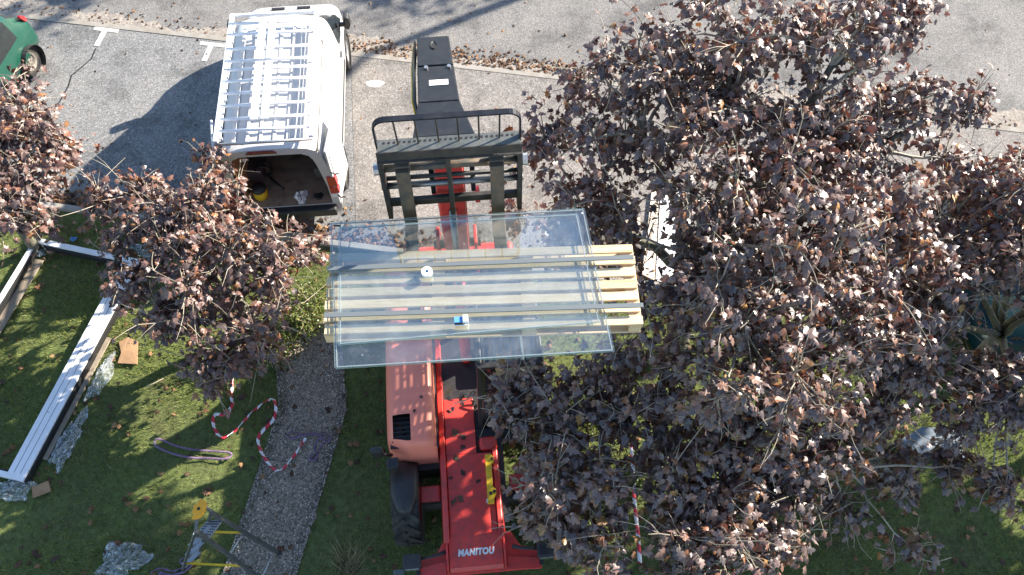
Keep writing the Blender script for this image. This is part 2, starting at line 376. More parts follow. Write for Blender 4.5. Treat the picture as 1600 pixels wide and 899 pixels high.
# the worn tan surfacing in the bays right of the van
p = [P(557, 104), P(880, 128), K0 + e1 * 13 + n1 * .05, K0 + e1 * 5.0 + n1 * .05]
pts = [V(-3.4, 12.9, .004), K0 + e1 * 26 + n1 * (depthbay - .02), K0 + e1 * 26 + n1 * .02, K0 + e1 * 5.6 + n1 * .02]
s0 = (pts[0] - K0).dot(e1); pts[0] = K0 + e1 * s0 + n1 * (depthbay - .02)
mb = MB(); mb.add([(q.x, q.y, .004) for q in pts], [(0, 1, 2, 3)]); tag(mb.build('bay_surface_worn', M['bay_tan']), kind='structure')
band('edging_strip', L0, -.02, .10, -.05, .012, M['kerb'])
vv, ff = [], []                                # dirt verge with a ragged road side
for i in range(561):
    s = -24 + i * .1; wv = .42 + .16 * math.sin(s * .9) + .10 * math.sin(s * 2.3 + 1) + random.uniform(-.07, .07)
    for t, z in ((.1, .004), (wv * .6, .006), (wv, .001)):
        q = L0 + e1 * s + n1 * t; vv.append((q.x, q.y, z - (.0 if t < wv else .004)))
for i in range(560):
    for k in range(2): a = i * 3 + k; ff.append((a, a + 1, a + 4, a + 3))
tag(MB().add(vv, ff).build('dirt_verge', M['dirt']), kind='structure')
band('road', L0, .1, 60, -.05, -.004, M['road'])
# the lawn: a sheet with gentle relief, kept behind the kerb
nx, ny = 110, 50
vv, ff = [], []
for j in range(ny + 1):
    for i in range(nx + 1):
        s = -26 + 60 * i / nx; t = -16 + 15.88 * j / ny
        q = K0 + e1 * s + n1 * t
        vv.append((q.x, q.y, .02 * math.sin(q.x * 1.7 + q.y) * math.sin(q.y * 2.1) if j < ny else 0.05))
for j in range(ny):
    for i in range(nx):
        a = j * (nx + 1) + i; ff.append((a, a + 1, a + nx + 2, a + nx + 1))
lawn = tag(MB().add(vv, ff).build('lawn', M['lawn'], smooth=True), kind='structure')
# lawn kerb from single stones
kerb = empty('lawn_kerb', K0); tag(kerb, kind='structure')
st = MB().bx(-.49, .49, -.12, .0, -.1, .12).build('kerb_stone', M['kerb'], kerb, bev=.012)
st.rotation_euler = (0, 0, PA); st.location = e1 * -6
for i in range(1, 26):
    o = st.copy(); C.objects.link(o); o.parent = kerb; o.location = e1 * (-6 + i * 1.0) + n1 * random.uniform(-.01, .01); o.rotation_euler = (0, 0, PA + random.uniform(-.008, .008))
# gravel path
pl = [P(530, 500), P(540, 640), P(505, 760), P(462, 899), P(430, 1010)]
pr = [P(430, 500), P(438, 640), P(398, 760), P(350, 899), P(318, 1010)]
vv, ff = [], []
npth = 60
def interp(poly, t):
    t = t * (len(poly) - 1); i = min(int(t), len(poly) - 2); return poly[i].lerp(poly[i + 1], t - i)
for i in range(npth + 1):
    t = i / npth; a, b = interp(pr, t), interp(pl, t)
    for k in range(9):
        q = a.lerp(b, k / 8); wob = random.uniform(-.05, .05) if k in (0, 8) else 0
        vv.append((q.x + wob, q.y, .034 if 0 < k < 8 else .0))
for i in range(npth):
    for k in range(8):
        a = i * 9 + k; ff.append((a, a + 1, a + 10, a + 9))
tag(MB().add(vv, ff).build('gravel_path', M['path'], smooth=True), kind='structure')
# parking bay marks: white T's
def tmark(label, bar_c, flip=1):
    mb = MB(); z = .0085
    def rect(c, du, dv):
        c = Vector(c); return [c + e1 * a * du + n1 * b * dv + V(0, 0, z) for a, b in ((-1, -1), (1, -1), (1, 1), (-1, 1))]
    r1 = rect(bar_c, .27, .05); r2 = rect(Vector(bar_c) - n1 * .27 - e1 * .02, .055, .217)
    mb.add(r1 + [p_ - V(0, 0, .004) for p_ in r1], [(0, 1, 2, 3), (0, 1, 5, 4), (1, 2, 6, 5), (2, 3, 7, 6), (3, 0, 4, 7)])
    mb.add(r2 + [p_ - V(0, 0, .004) for p_ in r2], [(0, 1, 2, 3), (0, 1, 5, 4), (1, 2, 6, 5), (2, 3, 7, 6), (3, 0, 4, 7)])
    o = mb.build('bay_marking', M['marking']); return tag(o, label, 'road marking', 'white T marks of the parking bays')
tmark('white painted T mark on asphalt nearest the green hatchback', P(166, 47))
tmark('white painted T mark on asphalt beside the van front', P(332, 70))
tmark('white painted T mark seen through branches near the teal car', P(1440, 209))
# small white disc of old paint on the ground right of the van
mb = MB(); c = P(586, 131, .006); mb.add([(c.x + .19 * math.cos(a) * (1 + .1 * math.sin(3 * a)), c.y + .10 * math.sin(a), .009) for a in np.linspace(0, 2 * math.pi, 20)[:-1]], [tuple(range(19))])
tag(mb.build('paint_spot', M['marking']), 'small oval white paint spot on asphalt right of the van', 'road marking')
# crack in the asphalt along the bay line
mb = MB(); cp = [P(150, 76), P(143, 92), P(128, 105), P(112, 118), P(107, 135), P(96, 155), P(80, 180)]
for a, b in zip(cp[:-1], cp[1:]): mb.bar(a + V(0, 0, .004), b + V(0, 0, .004), .022, .006)
tag(mb.build('asphalt_crack', M['gasket']), kind='structure')

# ------------------------------------------------------------------ vehicles: shared builders
def loft(ring, stations, parent, groups, thick=None):
    """ring: half profile (x,z) bottom->top. stations: (s, top, widthfactor). groups: list of (name, material, predicate(i, k, side)) - first match wins"""
    zbelt = ring[BELT][1]; ztop = ring[-1][1]
    nk = len(ring); rows = []
    for s, top, wf in stations:
        zb = min(zbelt, top - .05 - .06 * (top < zbelt + .1)); half = []
        z0 = ring[0][1]
        for k, (x, z) in enumerate(ring):
            if k <= BELT: zz = z0 + (z - z0) * (zb - z0) / (zbelt - z0)
            else: zz = zb + (z - zbelt) / (ztop - zbelt) * (top - zb)
            half.append((x * wf, s, zz))
        full = half + [(-x, y, z) for x, y, z in reversed(half[:-1])]
        rows.append(full)
    nf = 2 * nk - 1; out = {}
    for i in range(len(rows) - 1):
        for k in range(nf - 1):
            kk = k if k < nk - 1 else nf - 2 - k; side = 1 if k < nk - 1 else -1
            for name, m, pred in groups:
                if pred(i, kk, side): out.setdefault(name, [m, MB()])[1].add([rows[i][k], rows[i][k + 1], rows[i + 1][k + 1], rows[i + 1][k]], [(0, 1, 2, 3)]); break
    obs = {}
    for name, (m, mb) in out.items():
        me = bpy.data.meshes.new(name); me.from_pydata(mb.v, [], mb.f)
        bm = bmesh.new(); bm.from_mesh(me); bmesh.ops.remove_doubles(bm, verts=bm.verts, dist=1e-5); bmesh.ops.recalc_face_normals(bm, faces=bm.faces)
        for f in bm.faces: f.smooth = True
        bm.to_mesh(me); bm.free(); me.materials.append(m)
        o = bpy.data.objects.new(name.split('#')[0], me); C.objects.link(o); o.parent = parent; obs[name] = o
    return obs, rows
def wheel(parent, c, r, wd, side, rimmat, lugs=False, rimr=.62, name='wheel'):
    mb = MB(); h = wd / 2
    mb.lathe([(r * rimr, -h * .8), (r * .9, -h), (r * .97, -h * .85), (r, -h * .5), (r, h * .5), (r * .97, h * .85), (r * .9, h), (r * rimr, h * .8)], c, 'x', 36)
    if lugs:
        for sgn in (-1, 1):
            for q in range(17):
                a = 2 * math.pi * (q + (.5 if sgn > 0 else 0)) / 17; a2 = a + .26
                rr = r * 1.012
                p0 = Vector(c) + V(0.01 * sgn, rr * math.cos(a), rr * math.sin(a)); p1 = Vector(c) + V(sgn * h * .92, rr * math.cos(a2) * .985, rr * math.sin(a2) * .985)
                mb.bar(p0, p1, .055, .05, (0, math.cos((a + a2) / 2), math.sin((a + a2) / 2)))
    t = mb.build(name, M['tyre'], parent, smooth=not lugs)
    mb = MB(); o = side * h
    mb.lathe([(.02, o * .55), (r * .16, o * .6), (r * .2, o * .45), (r * .45, o * .35), (r * .5, o * .62), (r * (rimr + .02), o * .82), (r * (rimr + .02), -o * .8)], c, 'x', 28)
    for q in range(7):
        a = 2 * math.pi * q / 7; mb.lathe([(.001, o * .62), (r * .05, o * .62), (r * .05, o * .4)], Vector(c) + V(0, r * .33 * math.cos(a), r * .33 * math.sin(a)), 'x', 6)
    mb.build('rim', rimmat, t, smooth=False)
    return t

# ------------------------------------------------------------------ white van
van = empty('panel_van', (-3.98, 8.86, 0), R(4.6)); van.scale = (1, 1, 1.1)
tag(van, 'white panel van with roof rack and open rear doors showing its dark load bay', 'van')
BELT = 4
vring = [(.82, .25), (.93, .34), (.955, .55), (.955, .85), (.945, 1.05), (.905, 1.35), (.865, 1.62), (.82, 1.79), (.76, 1.885), (.62, 1.945), (.32, 1.975), (0, 1.98)]
vst = [(0, 1.945, .985), (.06, 1.975, 1), (.6, 1.98, 1), (1.2, 1.985, 1), (1.8, 1.985, 1), (2.4, 1.98, 1), (2.95, 1.955, 1), (3.12, 1.90, .998), (3.2, 1.85, .997), (3.55, 1.57, .995), (3.85, 1.33, .99), (4.02, 1.19, .985),
       (4.12, 1.15, .98), (4.38, 1.07, .95), (4.58, .95, .89), (4.72, .80, .80), (4.78, .62, .68)]
obs, rows = loft(vring, vst, van, [
    ('windscreen', M['carglass'], lambda i, k, s: 8 <= i <= 10 and k >= 7),
    ('side_window', M['carglass'], lambda i, k, s: 8 <= i <= 10 and 4 <= k <= 6 and s > 0),
    ('side_window#l', M['carglass'], lambda i, k, s: 8 <= i <= 10 and 4 <= k <= 6 and s < 0),
    ('bumper', M['black'], lambda i, k, s: (i >= 13 and k <= 2 and s > 0)), ('bumper#l', M['black'], lambda i, k, s: (i >= 13 and k <= 2)),
    ('bonnet', M['white'], lambda i, k, s: 11 <= i <= 14 and k >= 6),
    ('body', M['white'], lambda i, k, s: True)])
obs['body'].modifiers.new('sub', 'SUBSURF').levels = 1; obs['body'].modifiers['sub'].render_levels = 1
# nose closure and rear frame around the opening
MB().add(rows[-1], [tuple(range(len(rows[-1])))]).build('grille', M['black'], van)
out = rows[0]
inn = [(max(-.78, min(.78, x * .83)), 0.0, max(.52, min(1.80, z * .955 - .03))) for x, y, z in out]
mb = MB(); n = len(out); mb.add(out + inn, [(i, i + 1, n + i + 1, n + i) for i in range(n - 1)] + [(0, n - 1, 2 * n - 1, n)]); mb.build('rear_frame', M['white'], van)
# load bay: floor, walls, bulkhead
MB().bx(-.80, .80, .005, 2.5, .46, .52).build('load_floor', M['cabin'], van)
for sx in (-1, 1): MB().bx(sx * .78, sx * .80, .01, 2.5, .53, 1.80).build('side_lining', M['lining'], van)
MB().bx(-.8, .8, 2.5, 2.53, .5, 1.85).build('bulkhead', M['lining'], van)
MB().bx(-.8, .8, .01, 2.5, 1.82, 1.84).build('roof_lining', M['lining'], van)
for sx in (-1, 1): MB().bx(sx * .46, sx * .775, .55, 1.15, .525, .78).build('wheel_box', M['lining'], van, bev=.05)
MB().bx(-.84, .84, -.14, .02, .33, .50).build('rear_bumper', M['black'], van, bev=.03)
for q in range(11): pass
mb = MB(); mb.prism([(-.26, 1.90), (.26, 1.90), (.20, 1.955), (-.20, 1.955)], 'y', -.028, .03); mb.build('brake_light', M['darkred'], van, bev=.006).location = (-.12, 0, -.035)
for sx in (-1, 1):
    for (z0, z1, m) in ((.98, 1.22, 'redlens'), (.80, .97, 'redlens'), (.70, .79, 'whiteplastic')):
        MB().prism([(.80, z0), (.965, z0), (.95, z1), (.80, z1)], 'y', -.03, .12).build('tail_light', M[m], van, bev=.012).scale = (sx, 1, 1)
# rear doors, hinged back
def door(sx, ang):
    d = empty('rear_door', (sx * .93, -.03, 0), 0); d.parent = van; d.rotation_euler = (0, 0, ang)
    a = MB().bx(0, -sx * .86, -.055, -.005, .52, 1.84).build('door_panel', M['white'], d, bev=.02)
    MB().bx(-sx * .08, -sx * .78, .0, .008, .62, 1.70).build('door_lining', M['white'], d, bev=.01)
    for z in (.75, 1.35): MB().tube([(0, -.02, z), (sx * .04, .05, z), (sx * .02, .12, z)], .013, 6).build('hinge', M['black'], d)
door(1, R(262)); door(-1, R(-262))
for sx in (-1, 1):
    for y in (.92, 3.95):
        wheel(van, (sx * .84, y, .325), .325, .22, sx, M['hub'])
        MB().lathe([(.30, 0), (.385, 0), (.385, -.12)], (sx * .962, y, .36), 'x', 28).build('wheel_arch', M['black'], van)
for sx in (-1, 1):
    m_ = MB().prism([(0, 0), (.10, -.02), (.14, .10), (.12, .25), (.02, .27)], 'y', 3.62, 3.80).build('wing_mirror', M['black'], van, bev=.03)
    m_.location = (sx * 1.03, 0, 1.12); m_.scale = (sx, 1, 1)
    MB().bx(.93, 1.06, 3.68, 3.74, 1.14, 1.20).build('mirror_arm', M['black'], van).scale = (sx, 1, 1)
    for z in (.66,): MB().bx(.952, .966, .35, 3.3, z, z + .07).build('side_moulding', M['black'], van).scale = (sx, 1, 1)
    MB().bx(.944, .972, 3.02, 3.16, 1.0, 1.03).build('door_handle', M['black'], van).scale = (sx, 1, 1)
for sx in (-.28, .22): MB().bx(sx - .13, sx + .13, 4.28, 4.34, 1.105, 1.125).build('bonnet_vent', M['black'], van, bev=.004).rotation_euler = (0, 0, 0)
MB().tube([(-.62, 4.08, 1.185), (-.1, 4.10, 1.20), (.55, 4.07, 1.185)], .018, 6).build('wiper', M['black'], van)
for x in (-.55, -.33, -.11, .11, .33, .55): MB().prism([(x - .035, 1.972), (x + .035, 1.972), (x + .02, 1.992), (x - .02, 1.992)], 'y', .15, 2.75).build('roof_rib', M['white'], van)
# roof rack
rack = empty('roof_rack', (0, 0, 0)); rack.parent = van
for sx in (-1, 1):
    MB().bar((sx * .76, .0, 2.17), (sx * .74, 2.92, 2.15), .075, .06).build('side_rail', M['rackw'], rack, bev=.008)
    MB().bar((sx * .735, .1, 2.075), (sx * .715, 2.85, 2.06), .03, .03).build('lower_rail', M['rackw'], rack, bev=.006)
    for y in (.25, 1.1, 1.95, 2.7): MB().bar((sx * .75, y, 1.93), (sx * .75, y, 2.16), .04, .025).build('rack_foot', M['rackw'], rack, bev=.005)
for y in (.22, .47, .76, 1.03, 1.30, 1.56, 1.76, 2.05, 2.4, 2.66):
    MB().tube([(-.75, y, 2.175), (.75, y, 2.165)], .025, 10).build('cross_bar', M['rackw'], rack, smooth=True)
MB().tube([(-.77, -.02, 2.14), (.77, -.02, 2.14)], .024, 10).build('rear_roller', M['alu'], rack, smooth=True)
MB().bar((-.74, 2.9, 2.15), (.74, 2.9, 2.15), .05, .05).build('front_rail', M['rackw'], rack, bev=.008)
for x in (-.17, .0):
    for (a, b) in ((.40, 1.68), (1.74, 2.62)): MB().bx(x - .06, x + .06, a, b, 2.20, 2.222).build('walkway_plank', M['rackw'], rack, bev=.004)
# things in the load bay
mb = MB(); mb.bar((-.60, .30, .54), (-.66, 1.1, 1.5), .34, .02, (1, 0, .2)); tag(MB().bx(-.76, -.74, .12, 1.1, .54, 1.50).build('plywood_panel', M['ply'], None), 'orange brown plywood panel leaning inside the van load bay', 'panel')
bpy.data.objects['plywood_panel'].matrix_world = Matrix.Translation((-3.98, 8.86, .05)) @ Matrix.Rotation(R(4.6), 4, 'Z') @ Matrix.Translation((.03, 0, 0)) @ Matrix.Translation((-.75, 0, .54)) @ Matrix.Rotation(R(-1), 4, 'Y') @ Matrix.Translation((.75, 0, -.54))
vm = Matrix.Translation((-3.98, 8.86, .052)) @ Matrix.Rotation(R(4.6), 4, 'Z')
hp = [vm @ V(-.42 + .14 * math.cos(a) , .55 + .1 * a / 6, .62 + .17 + .17 * math.sin(a)) for a in np.linspace(0, 10.5, 44)]
hp += [vm @ V(-.25, .5, .56), vm @ V(-.1, .35, .55)]
tag(MB().tube(hp, .022, 7).build('vacuum_hose', M['hose'], smooth=True), 'coiled black hose in the load bay of the van', 'hose')
vac = empty('vacuum_cleaner', vm @ V(-.50, .26, .52)); vac.scale = (.8, .8, .75); tag(vac, 'yellow and black tub vacuum cleaner at the van rear, behind leaves', 'vacuum cleaner')
MB().lathe([(.001, 0), (.15, .0), (.165, .06), (.16, .24), (.14, .27)], (0, 0, 0), 'z', 20).build('tub', M['yellow'], vac, smooth=True)
MB().lathe([(.16, .26), (.165, .31), (.12, .38), (.05, .40), (.001, .40)], (0, 0, 0), 'z', 20).build('motor_head', M['black'], vac, smooth=True)
def crumple(name, c, sx, sy, h, m, seed, nn=16, rz=0.):
    r_ = np.random.default_rng(seed); vv, ff = [], []
    hh = r_.random((nn + 1, nn + 1)) ** 1.6; ph = r_.random(8) * 6
    for j in range(nn + 1):
        for i in range(nn + 1):
            u, v_ = i / nn * 2 - 1, j / nn * 2 - 1; rr = math.hypot(u, v_); th_ = math.atan2(v_, u)
            lim = 1 + .16 * math.sin(3 * th_ + ph[0]) + .1 * math.sin(5 * th_ + ph[1]) + .07 * math.sin(9 * th_ + ph[2])
            sq = max(abs(u), abs(v_)); k = (sq / rr if rr > 1e-6 else 1) * lim
            x = u * k * sx + r_.normal(0, .03) * sx; y = v_ * k * sy + r_.normal(0, .03) * sy
            z = h * hh[j, i] * (1 - .75 * sq ** 3) + .006
            vv.append((c[0] + x * math.cos(rz) - y * math.sin(rz), c[1] + x * math.sin(rz) + y * math.cos(rz), c[2] + z))
    for j in range(nn):
        for i in range(nn):
            a = j * (nn + 1) + i; ff += [(a, a + 1, a + nn + 2), (a, a + nn + 2, a + nn + 1)]
    return MB().add(vv, ff).build(name, m)
bagc = vm @ V(.22, .16, .525)
tag(crumple('plastic_bag', bagc, .11, .15, .16, M['whiteplastic'], 3, 10), 'crumpled white plastic bag on the van floor at the open rear', 'bag')
tag(crumple('dark_rag', vm @ V(.52, .16, .525), .09, .07, .07, M['hose'], 5, 8), 'small black rag on the van floor right of the white bag', 'rag')

# ------------------------------------------------------------------ parked cars
def make_car(name, label, loc, rz, body, rimmat, hub=False):
    global BELT
    c = empty(name, loc, rz); tag(c, label, 'car', 'cars parked along the lawn kerb')
    BELT = 4
    rg = [(.66, .20), (.765, .30), (.80, .48), (.80, .68), (.775, .86), (.72, 1.08), (.65, 1.29), (.56, 1.37), (.28, 1.42), (0, 1.43)]
    stn = [(-1.75, .55, .80), (-1.72, .80, .90), (-1.66, .95, .95), (-1.60, 1.02, .965), (-1.32, 1.31, .985), (-1.18, 1.385, .99), (-.9, 1.41, 1), (-.42, 1.43, 1), (-.34, 1.43, 1), (.18, 1.41, 1), (.3, 1.37, 1), (.62, 1.16, .995), (.98, .93, .985),
           (1.3, .86, .96), (1.55, .76, .90), (1.70, .62, .80), (1.76, .48, .66)]
    def gl(i, k): return 5 <= i <= 11 and k in (4, 5)
    g = [('rear_window', M['carglass'], lambda i, k, s: i == 3 and k >= 6),
         ('windscreen', M['carglass'], lambda i, k, s: 10 <= i <= 11 and k >= 6),
         ('roof', body, lambda i, k, s: 4 <= i <= 9 and k >= 6)]
    for nm, lo, hi in (('side_window', 5, 6), ('front_window', 8, 10)):
        for sd_ in (1, -1):
            g.append(('%s#%d' % (nm, sd_), M['carglass'], lambda i, k, s, lo=lo, hi=hi, sd_=sd_: lo <= i <= hi and k in (4, 5) and s == sd_))
    g += [('front_bumper', body, lambda i, k, s: i >= 14 and k <= 2 and s > 0), ('rear_bumper', body, lambda i, k, s: i <= 1 and k <= 2 and s > 0), ('front_bumper#l', body, lambda i, k, s: i >= 14 and k <= 2), ('rear_bumper#l', body, lambda i, k, s: i <= 1 and k <= 2),
          ('bonnet', body, lambda i, k, s: 12 <= i <= 14 and k >= 5), ('body', body, lambda i, k, s: True)]
    ob, rw = loft(rg, stn, c, g)
    MB().add(rw[0], [tuple(range(len(rw[0])))]).build('tail_panel', body, c)
    MB().add(rw[-1], [tuple(range(len(rw[-1])))]).build('grille', M['black'], c)
    for sx in (-1, 1):
        for y in (-1.12, 1.16):
            wheel(c, (sx * .715, y, .28), .28, .18, sx, M['hub'] if hub else M['rim'], rimr=.66)
            MB().lathe([(.25, 0), (.325, 0), (.325, -.1)], (sx * .806, y, .30), 'x', 26).build('wheel_arch', M['black'], c)
        MB().lathe([(.001, .06), (.08, .055), (.12, .02), (.125, -.05)], (sx * .52, 1.60, .62), 'y', 18).build('headlight', M['lens'], c, smooth=True)
        t = MB().prism([(-1.69, .86), (-1.62, .86), (-1.53, 1.04), (-1.58, 1.06), (-1.66, .98)], 'x', .68, .758).build('tail_light', M['redlens'], c, bev=.015); t.scale = (sx, 1, 1)
        m_ = MB().prism([(.80, .90), (.95, .92), (.94, 1.04), (.80, 1.02)], 'y', .72, .84).build('wing_mirror', body, c, bev=.02); m_.scale = (sx, 1, 1)
        MB().bx(.79, .815, -.18, -.04, .76, .79).build('door_handle', M['black'], c).scale = (sx, 1, 1)
        MB().bar((.782, .92, .84), (.70, .10, 1.30), .02, .05, (1, 0, 0)).build('pillar_trim', body, c).scale = (sx, 1, 1)
        MB().bx(.802, .815, -.85, .85, .44, .52).build('side_moulding', M['black'], c, bev=.004).scale = (sx, 1, 1)
    MB().tube([(-.5, 1.0, .945), (.1, .99, .965)], .012, 5).build('wiper', M['black'], c)
    return c
make_car('parked_hatchback', 'bright green hatchback with steel wheels at the top left, partly under a tree', (-10.75, 11.68, 0), R(180 - 8.8), M['green'], M['rim'])
make_car('parked_hatchback', 'dark teal car with silver hubcaps hidden under the branches at the right edge', (8.52, 7.75, 0), R(180 - 8.8), M['teal'], M['hub'], True)

# ------------------------------------------------------------------ telehandler
th = empty('telehandler', (-.45, 2.66, 0), R(5.0))
tag(th, 'red telescopic handler facing the viewer with raised boom and black fork carriage', 'telehandler')
thm = Matrix.Translation((-.45, 2.62, 0)) @ Matrix.Rotation(R(5), 4, 'Z')
# chassis
MB().bx(-.385, .06, 1.472, 2.35, .93, 1.0).build('chassis_deck', M['red'], th, bev=.01)
ch = MB().bx(-.385, .28, .26, 1.47, .93, 1.0).build('chassis_deck', M['red'], th, bev=.01)
MB().prism([(-.50, .80), (-.47, 1.07), (-.395, 1.09), (-.388, .80)], 'y', .2, 4.2).build('frame_rail', M['red'], th, bev=.012)
MB().prism([(.284, .80), (.29, 1.06), (.36, 1.05), (.39, .80)], 'y', .2, 1.5).build('frame_rail', M['red'], th, bev=.012)
MB().bx(.10, .37, 1.505, 1.72, .80, 1.02).build('side_pod', M['red'], th, bev=.06)
for sx, y in ((-1, .98), (1, 1.05)): MB().bx(sx * .50, sx * .80, y - .12, y + .12, .78, .84).build('step_tab', M['red'], th, bev=.03)
MB().bx(-.45, .45, .5, 4.9, .45, .92).build('underframe', M['black'], th)
fb = MB(); fb.prism([(-.86, -.20), (-.80, .07), (-.58, .13), (-.46, .34), (.46, .34), (.58, .13), (.80, .07), (.86, -.20)], 'z', .80, .86); fb.build('front_beam', M['red'], th, bev=.015)
MB().prism([(.33, .99), (.27, 1.0), (-.12, .93), (-.17, .88), (-.19, .74), (.3, .74)], 'x', -.42, .335).build('nose_plate', M['red'], th, bev=.012)
for sx in (-1, 1): MB().prism([(.40, 1.06), (.28, 1.07), (-.15, .98), (-.19, .82), (.40, .82)], 'x', (-.452 if sx < 0 else .34), (-.425 if sx < 0 else .367)).build('gusset', M['red'], th, bev=.004)
for sx in (-1, 1):
    MB().prism([(sx * .456 - (.085 if sx > 0 else 0), -.20), (sx * .84, -.22), (sx * .84, -.06), (sx * .456 - (.085 if sx > 0 else 0), .0)], 'z', .863, .90).build('beam_wing', M['red'], th, bev=.012)
    MB().tube([(sx * .46, .10, .98), (sx * .62, .06, .96), (sx * .86, .03, .98)], [.03, .022, .02], 8).build('lamp_arm', M['black'], th, smooth=True)
    lb = MB().bx(sx * .80, sx * 1.05, -.10, .10, .92, 1.06).build('head_lamp', M['black'], th, bev=.025)
    MB().bx(sx * .83, sx * 1.02, -.107, -.101, .95, 1.03).build('lamp_lens', M['lens'], lb)
    MB().lathe([(.001, .02), (.035, .02), (.035, -.02), (.001, -.02)], (sx * .85, -.14, .90), 'z', 12).build('tow_pin', M['steel'], th)
MB().bx(-1.20, -1.05, -.20, -.06, .86, .88).build('marker_plate', M['darkalu'], th, bev=.004)
MB().tube([(.9, 0, .9), (1.1, -.05, .86), (1.25, -.02, .8)], .05, 8).build('lamp_bracket', M['black'], th, smooth=True)
# lettering
fc = bpy.data.curves.new('lettering', 'FONT'); fc.body = 'MANITOU'; fc.size = .125; fc.align_x = 'CENTER'; fc.extrude = .001; fc.shear = .15; fc.space_character = 1.12; fc.offset = .007
fo = bpy.data.objects.new('tmp_text', fc); C.objects.link(fo); bpy.context.view_layer.update()
me = bpy.data.meshes.new_from_object(fo.evaluated_get(bpy.context.evaluated_depsgraph_get())); bpy.data.objects.remove(fo)
tx = bpy.data.objects.new('lettering', me); C.objects.link(tx); me.materials.clear(); me.materials.append(M['sticker']); tx.parent = th
sl = math.atan2(1.0 - .93, .39); tx.location = (-.045, .03, .9625); tx.rotation_euler = (sl, 0, 0); tx.scale = (.80, .95, 1)
# yellow boom prop and its bolts
yp = MB().prism([(.27, 1.42), (.36, 1.42), (.365, 1.50), (.40, 1.55), (.40, 1.62), (.36, 1.66), (.36, 1.98), (.40, 2.02), (.40, 2.1), (.36, 2.14), (.28, 2.14)], 'z', 1.075, 1.12).build('boom_prop', M['yellow'], th, bev=.004)
yp.location = (-.10, -.74, 0)
for (x, y) in ((.375, 1.585), (.375, 2.06), (.32, 1.56)): MB().lathe([(.001, .03), (.022, .03), (.022, 0)], (x, y, 1.12), 'z', 6).build('bolt', M['steel'], yp)
MB().bx(.15, .24, .72, .78, 1.002, 1.008).build('notice_sticker', M['sticker'], th)
# hood (image left): rounded shell with a cut-out grille
nu, nv = 22, 44; x0, x1, y0, y1 = -1.20, -.50, 1.42, 4.55
vv, ff = [], []
def hz(x, y):
    u = (x - x0) / (x1 - x0) * 2 - 1; t = (y - y0) / (y1 - y0)
    return 1.52 - .10 * abs(u) ** 7 - .05 * (u < 0) * abs(u) ** 2.5 - .34 * max(0, 1 - t / .05) ** 2 - .10 * max(0, 1 - t / .35) ** 2
for j in range(nv + 1):
    for i in range(nu + 1):
        x = x0 + (x1 - x0) * i / nu; y = y0 + (y1 - y0) * (j / nv) ** 1.25
        yy = y + (.13 * max(0, 1 - (i / nu) * 2.4) + .02) * max(0, 1 - j / 9) ** 1
        vv.append((x, yy, hz(x, y)))
hx0, hx1, hy0, hy1 = -1.12, -.84, 1.58, 1.98
for j in range(nv):
    for i in range(nu):
        a = j * (nu + 1) + i; cx = (vv[a][0] + vv[a + 1][0]) / 2; cy = (vv[a][1] + vv[a + nu + 1][1]) / 2
        if 3 <= i <= 10 and 4 <= j <= 10: continue
        ff.append((a, a + 1, a + nu + 2, a + nu + 1))
# skirts
rim_ = [i for i in range(nu + 1)] + [j * (nu + 1) + nu for j in range(1, nv + 1)]
left_ = [j * (nu + 1) for j in range(nv + 1)]
for seq in (rim_, left_):
    base_ = len(vv)
    for a in seq: vv.append((vv[a][0], vv[a][1], .78))
    for q in range(len(seq) - 1): ff.append((seq[q], seq[q + 1], base_ + q + 1, base_ + q))
hood = MB().add(vv, ff).build('engine_hood', M['redhood'], th, smooth=True); hood.modifiers.new('es', 'EDGE_SPLIT').split_angle = R(40)
gr = MB().bx(-1.16, -.80, 1.54, 2.04, 1.26, 1.29).build('grille_tray', M['black'], hood)
for k in range(6): MB().bx(-1.13, -.83, 1.60 + k * .07, 1.615 + k * .07, 1.36, 1.375).build('grille_bar', M['black'], hood)
MB().bx(-.495, -.47, 1.5, 4.5, 1.30, 1.33).build('hood_seal', M['black'], th)
# mirror and bracket at the hood
MB().tube([(-1.16, 1.5, 1.15), (-1.26, 1.42, 1.42), (-1.3, 1.38, 1.55)], .025, 8).build('mirror_arm', M['black'], th, smooth=True)
MB().bx(-1.40, -1.22, 1.36, 1.44, 1.46, 1.72).build('rear_view_mirror', M['black'], th, bev=.03)
MB().bx(-1.22, -1.04, 1.24, 1.40, 1.16, 1.34).build('lamp_box', M['black'], th, bev=.03)
# wheels and mudguards
for sx in (-1, 1):
    for y in (.93, 3.85):
        wheel(th, (sx * 1.0, y, .56), .56, .40, sx, M['red'], lugs=True)
for sx in (-1, 1):
    mb = MB(); vv, ff = [], []; ns, nw = 18, 8
    for a in range(ns + 1):
        q = R(62 + 128 * a / ns); wdt = .20 * min(1, (a + 2.0) / 6) ** .6
        for k in range(nw + 1):
            u = k / nw * 2 - 1
            rr = .64 - .05 * abs(u) ** 3 + .015 * (abs(u) < .15)
            vv.append((sx * 1.0 + u * wdt, .93 + rr * math.cos(q), .56 + rr * math.sin(q)))
    for a in range(ns):
        for k in range(nw):
            i = a * (nw + 1) + k; ff.append((i, i + 1, i + nw + 2, i + nw + 1))
    ff2 = ff
    # mudguard reaches over the rear half of the wheel
    vv = [(x, .93 - (y - .93), z) for x, y, z in vv]
    g_ = MB().add(vv, ff2).build('mudguard', M['black'], th, smooth=True); so = g_.modifiers.new('so', 'SOLIDIFY'); so.thickness = .012
MB().bx(-1.1, -.46, 1.35, 4.7, .40, .80).build('engine_bay', M['black'], th)
MB().bx(.48, 1.1, 1.7, 4.7, .40, .85).build('tank_side', M['black'], th)
MB().tube([(-.78, .93, .56), (.78, .93, .56)], .13, 12).build('front_axle', M['steel'], th)
